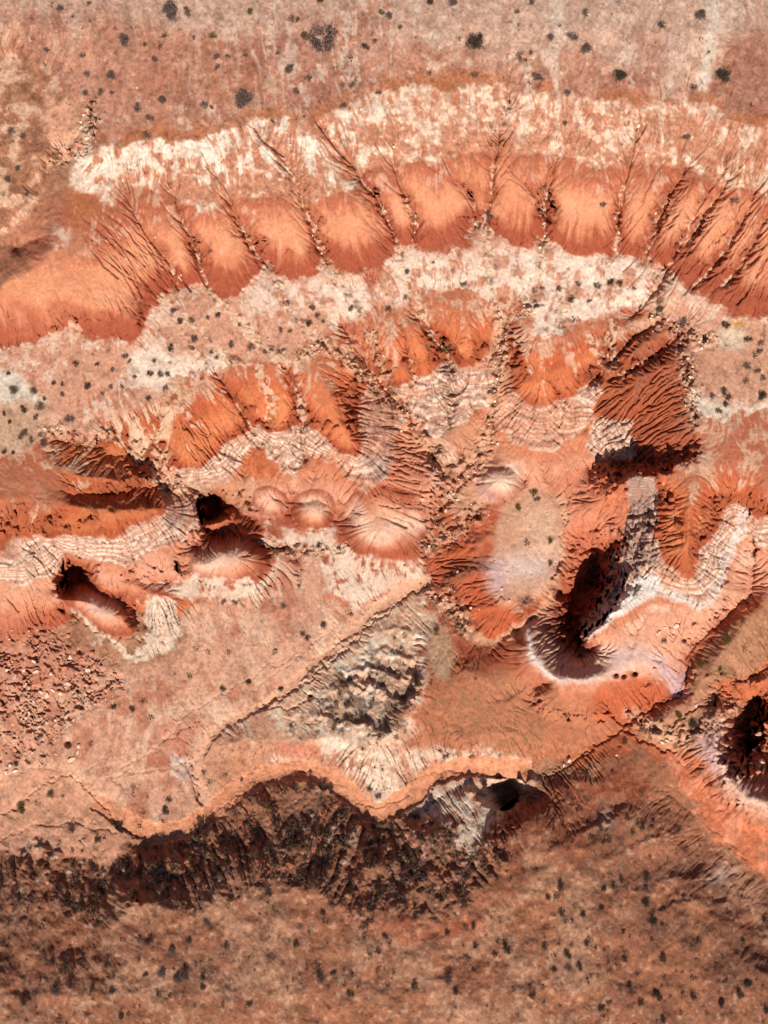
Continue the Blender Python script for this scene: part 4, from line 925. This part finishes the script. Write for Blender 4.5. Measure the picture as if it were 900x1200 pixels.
TOPG = """70,12,5 104,4,3,o 55,58,4 97,65,4 102,87,4 130,88,6 156,33,2,o 170,52,3,o 193,42,4,o 181,70,4 188,55,2 254,67,4 255,79,4 220,15,5 218,10,3 227,44,3 250,42,5,o 267,66,3 288,65,3 293,14,4,o 161,127,6 190,118,6 240,123,5 248,126,3 174,138,4 179,139,3 172,158,5 13,154,5 27,160,4 22,198,4 8,211,5 32,226,4 100,110,4 118,108,4 131,109,3 135,33,2
356,42,4.5,o 343,21,2.5,d 349,23,3,d 376,1,4,d 339,82,7 362,92,4 347,107,4 413,99,4 428,55,5,d 439,48,3,o 447,15,4,o 455,19,5 469,32,3 504,2,6,d 530,3,6 556,88,5 444,109,4 402,124,4 319,142,3 325,63,2 574,253,6 563,264,4
644,44,5 671,44,7 687,58,7 608,65,6 622,62,3 615,71,3 631,91,6 626,88,4 686,15,5 775,30,5,d 821,19,7 725,89,9,d 813,102,5 665,109,4 661,144,4 805,161,5 860,235,6 637,218,4 706,240,4 623,3,4 606,14,3 830,62,2,o 820,45,2
203,365,4 200,408,5,d 211,377,4,d 225,376,4 227,397,5 225,408,4 256,370,4,d 281,380,3 271,404,5 294,407,5 244,372,3 247,413,3 254,419,3 180,423,3 176,438,4,d 188,439,4 197,438,4 158,441,3 147,417,4 152,423,3 132,433,3 114,427,3,d 89,426,4,d 102,452,5,d 73,450,3,d 63,449,3,d 73,462,3 16,457,6 39,459,5 10,437,3,d 28,480,5,d 47,476,6 5,485,3,d 12,495,3,d 42,489,4 82,491,6 47,510,3 15,530,3,d 5,530,3,d 50,520,5 52,467,3,d 174,466,4,d 194,455,4 130,453,3 143,453,3 120,461,3 199,425,2 236,444,2 30,508,5 24,512,4 37,516,4
337,354,3 366,361,4 371,369,4 361,378,5,d 378,377,3 329,386,4 340,388,3 302,390,2,d 310,412,3 318,410,3 327,412,3 332,410,3 411,362,4 455,362,4,d 476,318,4 475,349,3 543,333,5 507,308,3 523,406,6,o 579,405,3
656,338,4 669,351,5,d 677,333,4 690,353,3 700,335,5 716,332,5,d 726,332,4,d 743,338,3 635,338,3 674,376,3,d 773,363,6 800,378,7 850,381,5,d 876,398,5,d 891,402,4 890,412,4 884,417,3 875,429,5 888,435,4 894,443,4 893,464,6,d 848,458,5,d 853,466,4,d 835,464,4 851,474,4,d 842,482,4 874,447,3 823,451,2,d 851,405,2 625,577,5,o 630,585,4 607,595,4,o
244,765,3,d 268,764,3,d 262,705,4 275,706,4 261,807,4,d 291,800,4,d 155,831,4,d 177,841,3,d 167,822,3,d 134,829,4,d 205,790,2 223,793,3,d 230,760,3 209,858,3,d 47,862,5,d 59,870,3,d 18,895,4,d 33,893,4,d 50,895,3,d 107,872,3,d
332,710,4 379,732,4,d 360,747,4,d 355,742,4 323,763,3,d 353,770,2 407,825,5,d 329,808,4,d 367,787,4 360,785,2,d 511,740,5,o 411,720,3,d 475,746,3,d 522,886,4,o 552,885,5,o 557,795,2,d
645,634,4,o 617,637,3,d 645,660,4,o 778,751,4 820,780,5,o 843,783,4,o 852,750,6,o 871,762,3,o 813,848,7,d 795,838,6,o 732,870,4,o 665,837,3,d
25,945,6,o 27,950,4,d 59,931,5,o 44,942,3,d 74,932,3 84,973,4,d 114,983,5,d 123,982,3,d 140,965,6,d 164,967,3,d 169,953,3,d 194,950,5,d 198,937,4,d 156,931,3,d 173,934,2,d 191,962,3,d 156,923,3,d 232,934,3,d 239,903,3,d 265,908,3,d 246,917,3 284,914,3 85,997,3,d 97,998,3,d 46,990,4,d 27,998,4,d 7,990,3,d 149,1012,3,d
243,1082,5 228,1082,2,d 255,1083,2,d 222,1102,4,d 265,1108,4,d 202,1113,6 190,1140,6 77,1132,4,d 125,1131,4,d 53,1128,2,d 82,1152,5,d 65,1162,6 108,1160,4,d 28,1175,4,d 122,1153,3,d 131,1162,4,d 71,1193,3,d 47,1149,2,d 98,1119,3,d 237,1146,4,d 238,1157,4,d 216,1143,7 209,1147,6 185,1166,3,d 199,1166,3,d 293,1176,4,d 171,1142,4,d 142,1191,4,d 151,1189,3,d
315,1045,5,d 378,1070,4,d 304,1071,2,d 313,1071,2,d 381,1082,3,d 327,1097,2,d 347,1107,4,d 363,1092,3,d 352,1085,2,d 428,1086,3,d 427,1098,3,d 451,1097,4,d 456,1103,3,d 443,1115,4,d 434,1118,3,d 444,1135,3,d 391,1140,4,d 373,1131,3,d 376,1146,6 360,1136,2,d 410,1164,5,d 403,1153,3,d 486,1155,5,d 453,1156,3,d 524,1148,6 535,1162,4,d 557,1108,4,d 594,1113,6,d 580,1118,4,d 524,1092,4,d 555,1085,4,d 583,1104,3,d 345,922,5,d 364,920,5,d 377,920,6,d 386,924,5,d 433,924,4 475,917,4,d 443,933,4 505,935,6 567,918,6,d 540,921,3,d 518,912,3,d 440,967,5,d 460,966,5,d 493,983,5,d
704,970,4,d 693,982,3,d 707,986,4,d 713,985,4,d 747,966,3,d 753,969,4,d 741,976,3,d 765,963,3,d 735,960,3,d 782,1006,2,d 714,1025,3,d 728,1031,4,d 719,1039,4,d 735,1043,3,d 708,1042,4,d 758,1030,5,d 756,1042,4 658,1040,5,d 643,1051,4,d 654,1048,3,d 651,1052,3,d 705,1065,4,d 683,1073,4,d 658,1070,5,d 663,1080,3,d 671,1080,3,d 757,1057,6,d 765,1082,6,d 687,1105,4,d 638,1108,5,d 638,1098,2,d 698,1111,3,d 665,1119,5,d 666,1134,5 679,1132,5,d 649,1137,4,d 650,1120,3,d 732,1124,4,d 723,1130,3,d 711,1130,3,d 777,1123,5,d 816,1124,3,d 737,1156,4,d 769,1165,6,d 773,1170,4,d 751,1176,4,d 689,1153,3,d 747,1141,3 811,1145,3,d 812,1168,4,d 801,1166,3,d 845,1175,6,d 708,1192,3,d 687,1179,3,d 704,1180,5,d 636,1157,3 624,1166,5,d 638,1175,3,d 778,1195,4,d 850,1150,4 876,1153,6,d 867,1165,5,d 898,1183,5,d 878,1067,3,d 896,1080,3,d 798,1186,3,d 714,1175,4"""
plants = []
for t in TOPG.split():
    f = t.split(','); plants.append([float(f[0]), float(f[1]), float(f[2]), {'o': 'olive', 'd': 'dark'}.get(f[3] if len(f) > 3 else '', 'grey')])
SPECIAL = [(377,46,17,'grey','ring','large ring-shaped grey shrub with an open middle on the upper plain'),
           (200,15,12,'grey','long','tall oval charcoal-grey shrub at the top edge, left of centre'),
           (557,50,11,'dark','big','big dark lobed shrub alone on the upper plain, right of centre'),
           (285,117,11,'grey','big','broad grey shrub just above the rim, left of the ring shrub'),
           (145,48,8,'grey','long','narrow upright grey shrub beside small olive bushes on the upper plain'),
           (848,88,9,'dark','big','dark shrub beside the pale streak at the right of the upper plain'),
           (364,816,5,'dark','small','round black shrub at the western tip of the grey scrub hill')]
def place(o, u, v, r, rz, sz=1.0):
    x, y, h = at(u, v); s = r*(CAM_H-h)/FOC*1.2
    o.location = (x, y, h-.04*s); o.scale = (s, s, s*sz*.7); o.rotation_euler = (0, 0, rz)
used_first = set()
for u, v, r, tone, kind, lab in SPECIAL:
    me, st = shrub_mesh(tone, kind, int(u), True)
    o = bpy.data.objects.new('shrub', me); C.collection.objects.link(o); place(o, u, v, r, .3)
    w = bpy.data.objects.new('stems', st); C.collection.objects.link(w); w.parent = o
    o['label'] = lab; o['category'] = 'shrub'
plants.sort(key=lambda p: -p[2])
keep, rest = plants[:292], plants[292:]
ORD = 'first second third fourth fifth sixth seventh eighth ninth tenth eleventh twelfth thirteenth fourteenth fifteenth sixteenth seventeenth eighteenth nineteenth twentieth'.split()
ORD += ['twenty-'+o for o in ORD[:9]]+['thirtieth']+['thirty-'+o for o in ORD[:9]]
groups = {}
for p in keep: groups.setdefault((zone(p[0], p[1]), p[3]), []).append(p)
WORD = {'grey': 'grey twiggy', 'dark': 'dark', 'olive': 'olive-green'}
for (zi, tone), ps in groups.items():
    ps.sort(key=lambda p: p[0])
    for i, (u, v, r, _) in enumerate(ps):
        k = 'small' if r < 5.5 else R.choice(('big', 'long', 'small'))
        me = R.choice(SH[tone, k])
        o = bpy.data.objects.new('shrub', me); C.collection.objects.link(o)
        place(o, u, v, r*.92, R.random()*6.28, R.uniform(.85, 1.15))
        sz = 'small' if r < 4 else 'medium' if r < 5.5 else 'large'
        ph = ZONES[zi][0]
        where = 'only one' if len(ps) == 1 else (ORD[i]+' from left' if i < len(ps)-1 else 'rightmost')
        o['label'] = '%s %s shrub, %s %s' % (sz, WORD[tone], where, ph.replace('quarter of the ', ''))
        o['category'] = 'shrub'; o['group'] = 'desert shrubs '+ph.replace(',', '')

# low scrub too many to count
def scatter(name, pts, mats, label, cat, leaf=6):
    vs, fs, mi = [], [], []
    for u, v, r, m in pts:
        x, y, h = at(u, v); s = r*.25
        a = len(fs)
        for _ in range(2 if r < 2.2 else 6):
            leaf_clump(vs, fs, (x+R.uniform(-.4, .4)*s, y+R.uniform(-.4, .4)*s, h+.3*s), s*1.0, leaf+2)
        mi += [m]*(len(fs)-a)
    o = bpy.data.objects.new(name, mesh_of(name, vs, fs, mats, mi)); C.collection.objects.link(o)
    o['label'] = label; o['category'] = cat; o['kind'] = 'stuff'; return o
mats3 = [M_LEAF['dark'], M_LEAF['grey'], M_LEAF['olive']]
def rand_pts(n, mask, lo, hi, box, seed, w=(5, 3, 1)):
    R.seed(seed); out = []; tries = 0
    while len(out) < n and tries < n*60:
        tries += 1
        u = R.uniform(box[0], box[2]); v = R.uniform(box[1], box[3])
        if R.random() < mask[int(v)+MX, int(u)+MX]:
            out.append((u, v, lo+(hi-lo)*R.random()**2.5, R.choices((0, 1, 2), w)[0]))
    return out
dens = np.clip(.5+.5*P2+.3*P3, 0, 1)
scatter('hillside_scrub', rand_pts(1600, scrub_slope*np.clip(.35+.6*P3+.3*P2, .05, 1), 1.0, 4.2, (-50, 900, 620, 1120), 1), mats3,
        'dense dark scrub covering the shaded hillside south of the wash', 'scrub', 7)
scatter('plain_scrub', rand_pts(3000, np.clip(south-scrub_slope, 0, 1)*np.clip(dens, .1, 1), .8, 2.6, (-50, 880, 950, 1250), 2)+[(p[0], p[1], p[2]*1.1, 0) for p in rest], mats3,
        'tiny low bushes speckling the brown lower plain', 'scrub', 5)
scatter('hill_scrub', rand_pts(380, np.clip(hb+.08*hill, 0, 1), .9, 3.2, (300, 700, 520, 900), 3)+rand_pts(160, rocky*(VV > 600), 1, 3.4, (320, 600, 900, 900), 4)
        + rand_pts(90, ((UU > 640) & (VV > 700) & (cls != 5) & (south < .5)).astype(float)*cut_(P2, .4, .4)*(UU+VV > 1600), .7, 2.6, (640, 700, 950, 900), 8), mats3,
        'grey and dark scrub over the ribs of the central white hill and ledges', 'scrub', 6)
scatter('upper_scrub', rand_pts(800, np.clip(top+west*2.2, 0, 1)*np.clip(dens-.2, .05, 1), .5, 2.4, (-50, -50, 950, 300), 5)+rand_pts(260, bench*dens, .6, 2.2, (-50, 300, 950, 560), 6)
        + rand_pts(170, floor*np.clip(dens, .1, 1), .6, 2.2, (-50, 690, 600, 980), 7)+rand_pts(160, rocky*(VV < 600), .8, 2.6, (0, 100, 900, 600), 9), mats3,
        'tiny scattered tufts on the pale benches, floor and upper plain', 'scrub', 5)

# ------------------------------------------------------------------ boulders
M_BLD = {'white': material('pale_sandstone', rgb(228, 194, 168), .9, (.9, .15), .12, None, 2), 'red': material('red_sandstone', rgb(198, 130, 98), .9, (.9, .15), .12, None, 2)}
import bmesh
def boulder_mesh(tone, seed, shape):
    g = random.Random(seed); bm = bmesh.new(); bmesh.ops.create_icosphere(bm, subdivisions=3, radius=1)
    cuts = [(Vector((g.gauss(0, 1), g.gauss(0, 1), g.gauss(0, .7))).normalized(), g.uniform(.55, .85)) for _ in range(11)]
    cuts.append((Vector((0, 0, 1)), .55))
    for v in bm.verts:
        for n, d in cuts:
            k = v.co.dot(n)-d
            if k > 0: v.co -= n*k
        v.co.x *= shape[0]; v.co.y *= shape[1]; v.co.z *= shape[2]
        v.co += Vector((g.gauss(0, .012), g.gauss(0, .012), g.gauss(0, .012)))
    me = bpy.data.meshes.new('boulder'); bm.to_mesh(me); bm.free(); me.materials.append(M_BLD[tone]); return me
BM = {t: [boulder_mesh(t, 40+i, s) for i, s in enumerate(((1, .8, .7), (1.15, .7, .6), (.9, .9, .8), (1.5, .6, .5)))] for t in ('white', 'red')}
ROCKS = """103,785,7,w 80,801,7,w 56,815,7,w 48,811,5,w 62,809,5,w 71,812,6,w 42,787,6,w 60,789,5,w 25,833,5,w 35,836,5,w 30,841,4,w 55,847,5,w 65,844,5,w 84,890,8,w 93,874,6,w 91,882,5,w 18,793,5,w 28,786,5,w 71,797,5,r 98,800,6,r 110,798,5,r 90,806,4,r 75,783,6,r 64,776,5,r 52,772,5,r 40,775,5,w 30,770,4,r 82,770,6,w 95,772,5,r 112,780,6,r 120,790,5,r 108,765,6,r 80,745,6,r 70,752,4,r 15,775,5,r 8,785,4,w 5,800,4,r 20,805,5,r 34,806,4,w 40,822,4,w 12,822,5,r 45,852,4,w 58,862,4,r 22,850,4,r 10,862,5,r 118,806,5,r 126,800,4,r 105,815,4,r 92,822,4,r 75,825,4,r 131,775,4,r 124,762,4,r 135,790,5,r 140,803,4,r 8,905,6,w 18,903,6,w 12,897,5,w 38,882,3,w 66,884,3,w
451,247,4,w 462,172,4,w 455,258,3,w 487,262,3.5,w 486,272,3.5,w 366,276,3,w 373,290,3.5,w 377,297,3,w 230,300,3,w 236,318,3,w 757,181,4,w 748,148,5,w 744,142,4,w 804,187,5,w 725,273,5,w 729,218,2.5,w 161,103,3,w 175,118,2,w 534,131,5,w 423,128,4,w 340,170,3,w 557,262,4,w 575,240,3,w 637,262,4,w 638,276,4,w 633,290,4,w 721,292,4,w 768,250,4,w 182,278,3,w 212,322,3,w
792,733,6,w 786,737,4,r 772,741,5,w 779,736,4,w 667,891,7,w 722,885,4,w 661,897,4,w 595,672,3,w 588,690,3.5,w 597,704,3,w 552,712,4,w 536,670,3,w 548,720,3,r 527,580,4,w 536,586,4,w 530,592,4,r 522,598,4,w 815,827,5,w 776,870,5,w 808,864,4,w 822,851,5,r 782,868,4,w 889,860,8,w 895,878,8,r 884,880,6,w 892,893,9,w 898,850,7,r 880,895,5,w 888,905,6,r 872,905,4,w
495,585,4,w 503,640,4,w 499,646,3,w 504,698,4,w 519,703,4,w 470,505,4,w 440,455,4,r 452,470,4,r 448,462,4,r 466,482,4,r 580,470,5,w 588,440,4,w 576,500,4,r 585,490,4,w 583,520,4,w 560,520,5,r 565,535,4,r 553,548,5,r 545,530,4,r 548,558,4,w 811,430,5,w 808,442,5,w 810,455,4,w 806,420,4,w 800,405,4,r 822,408,4,w 829,400,4,w 812,396,4,r
95,150,4,w 102,162,4,w 92,170,5,r 80,178,4,r 70,182,4,r 98,135,3,w 95,143,3,w 60,186,4,r 85,183,4,r"""
RZ = [('on the leftmost rubble field', lambda u, v: u < 145 and v > 700), ('in the gullies between the upper red noses', lambda u, v: v < 340 and u > 130),
      ('in the ravine at the upper left', lambda u, v: v < 340), ('inside the dark canyon at the right edge', lambda u, v: u > 868 and v > 840),
      ('below the tan shelf on the right', lambda u, v: u > 780 and v < 500), ('on the peach slope by the right-hand crest', lambda u, v: u > 760 and v < 760),
      ('along the thin channel on the lower right', lambda u, v: u > 640), ('in the rocky gullies at the centre', lambda u, v: v < 610), ('around the red hills and cream flat', lambda u, v: True)]
g2 = {}
for t in ROCKS.split():
    u, v, r, c = t.split(','); u, v, r = float(u), float(v), float(r); tone = 'white' if c == 'w' else 'red'
    zi = [i for i, (p, f) in enumerate(RZ) if f(u, v)][0]; g2.setdefault((zi, tone), []).append((u, v, r))
for (zi, tone), ps in g2.items():
    ps.sort(key=lambda p: p[0])
    for i, (u, v, r) in enumerate(ps):
        o = bpy.data.objects.new('boulder', R.choice(BM[tone])); C.collection.objects.link(o)
        x, y, h = at(u, v); s = r*.25*(.62 if v > 500 or u < 120 else .48)
        o.location = (x, y, h+.18*s); o.scale = (s, s, s*R.uniform(1.1, 1.5)); o.rotation_euler = (R.uniform(-.25, .25), R.uniform(-.25, .25), R.random()*6.28)
        where = 'only one' if len(ps) == 1 else (ORD[i]+' from left' if i < len(ps)-1 else 'rightmost')
        o['label'] = '%s boulder, %s %s' % ('pale' if tone == 'white' else 'red-brown', where, RZ[zi][0]); o['category'] = 'boulder'; o['group'] = 'boulders '+RZ[zi][0]
# loose stones, past counting
def stones(name, pts, label):
    base = []
    for i in range(4):
        g = random.Random(90+i); bm = bmesh.new(); bmesh.ops.create_icosphere(bm, subdivisions=1, radius=1)
        for v in bm.verts: v.co *= g.uniform(.7, 1.1)
        bm.verts.index_update(); base.append((np.array([v.co[:] for v in bm.verts]), [[q.index for q in f.verts] for f in bm.faces])); bm.free()
    V, F, mi = [], [], []; n = 0
    for u, v, r, m in pts:
        x, y, h = at(u, v); s = r*.25*.5; b, f = R.choice(base); a = R.random()*6.28; c_, s_ = math.cos(a), math.sin(a)
        q = b*np.array([s*R.uniform(.8, 1.4), s*R.uniform(.6, 1), s*R.uniform(.7, 1.1)]); q = np.stack([q[:, 0]*c_-q[:, 1]*s_, q[:, 0]*s_+q[:, 1]*c_, q[:, 2]], -1)+np.array([x, y, h+.2*s])
        V += q.tolist(); F += [[k+n for k in t] for t in f]; mi += [m]*len(f); n += len(b)
    o = bpy.data.objects.new(name, mesh_of(name, V, F, [M_BLD['white'], M_BLD['red']], mi)); C.collection.objects.link(o)
    o['kind'] = 'stuff'; o['label'] = label; o['category'] = 'stones'
S1 = rand_pts(750, rocky, 1.0, 4.0, (0, 100, 900, 900), 21, (5, 6, 0))
S2 = rand_pts(260, rub*np.clip(.4+.6*P3, .05, 1), .8, 3.6, (0, 735, 150, 910), 22, (5, 5, 0))
flat_ = region([(560,600),(655,585),(660,690),(590,705),(540,725),(520,690),(560,650)], 5)
S3 = rand_pts(170, flat_, .8, 2.6, (510, 580, 670, 730), 23, (4, 5, 0))
S4 = rand_pts(260, np.clip(hill+.2*floor, 0, 1), .8, 2.2, (200, 700, 640, 960), 24, (5, 3, 0))
stones('loose_stones', [(a, b, c, min(d, 1)) for a, b, c, d in S1+S2+S3+S4], 'loose pale and red stones strewn through the gullies and rubble')
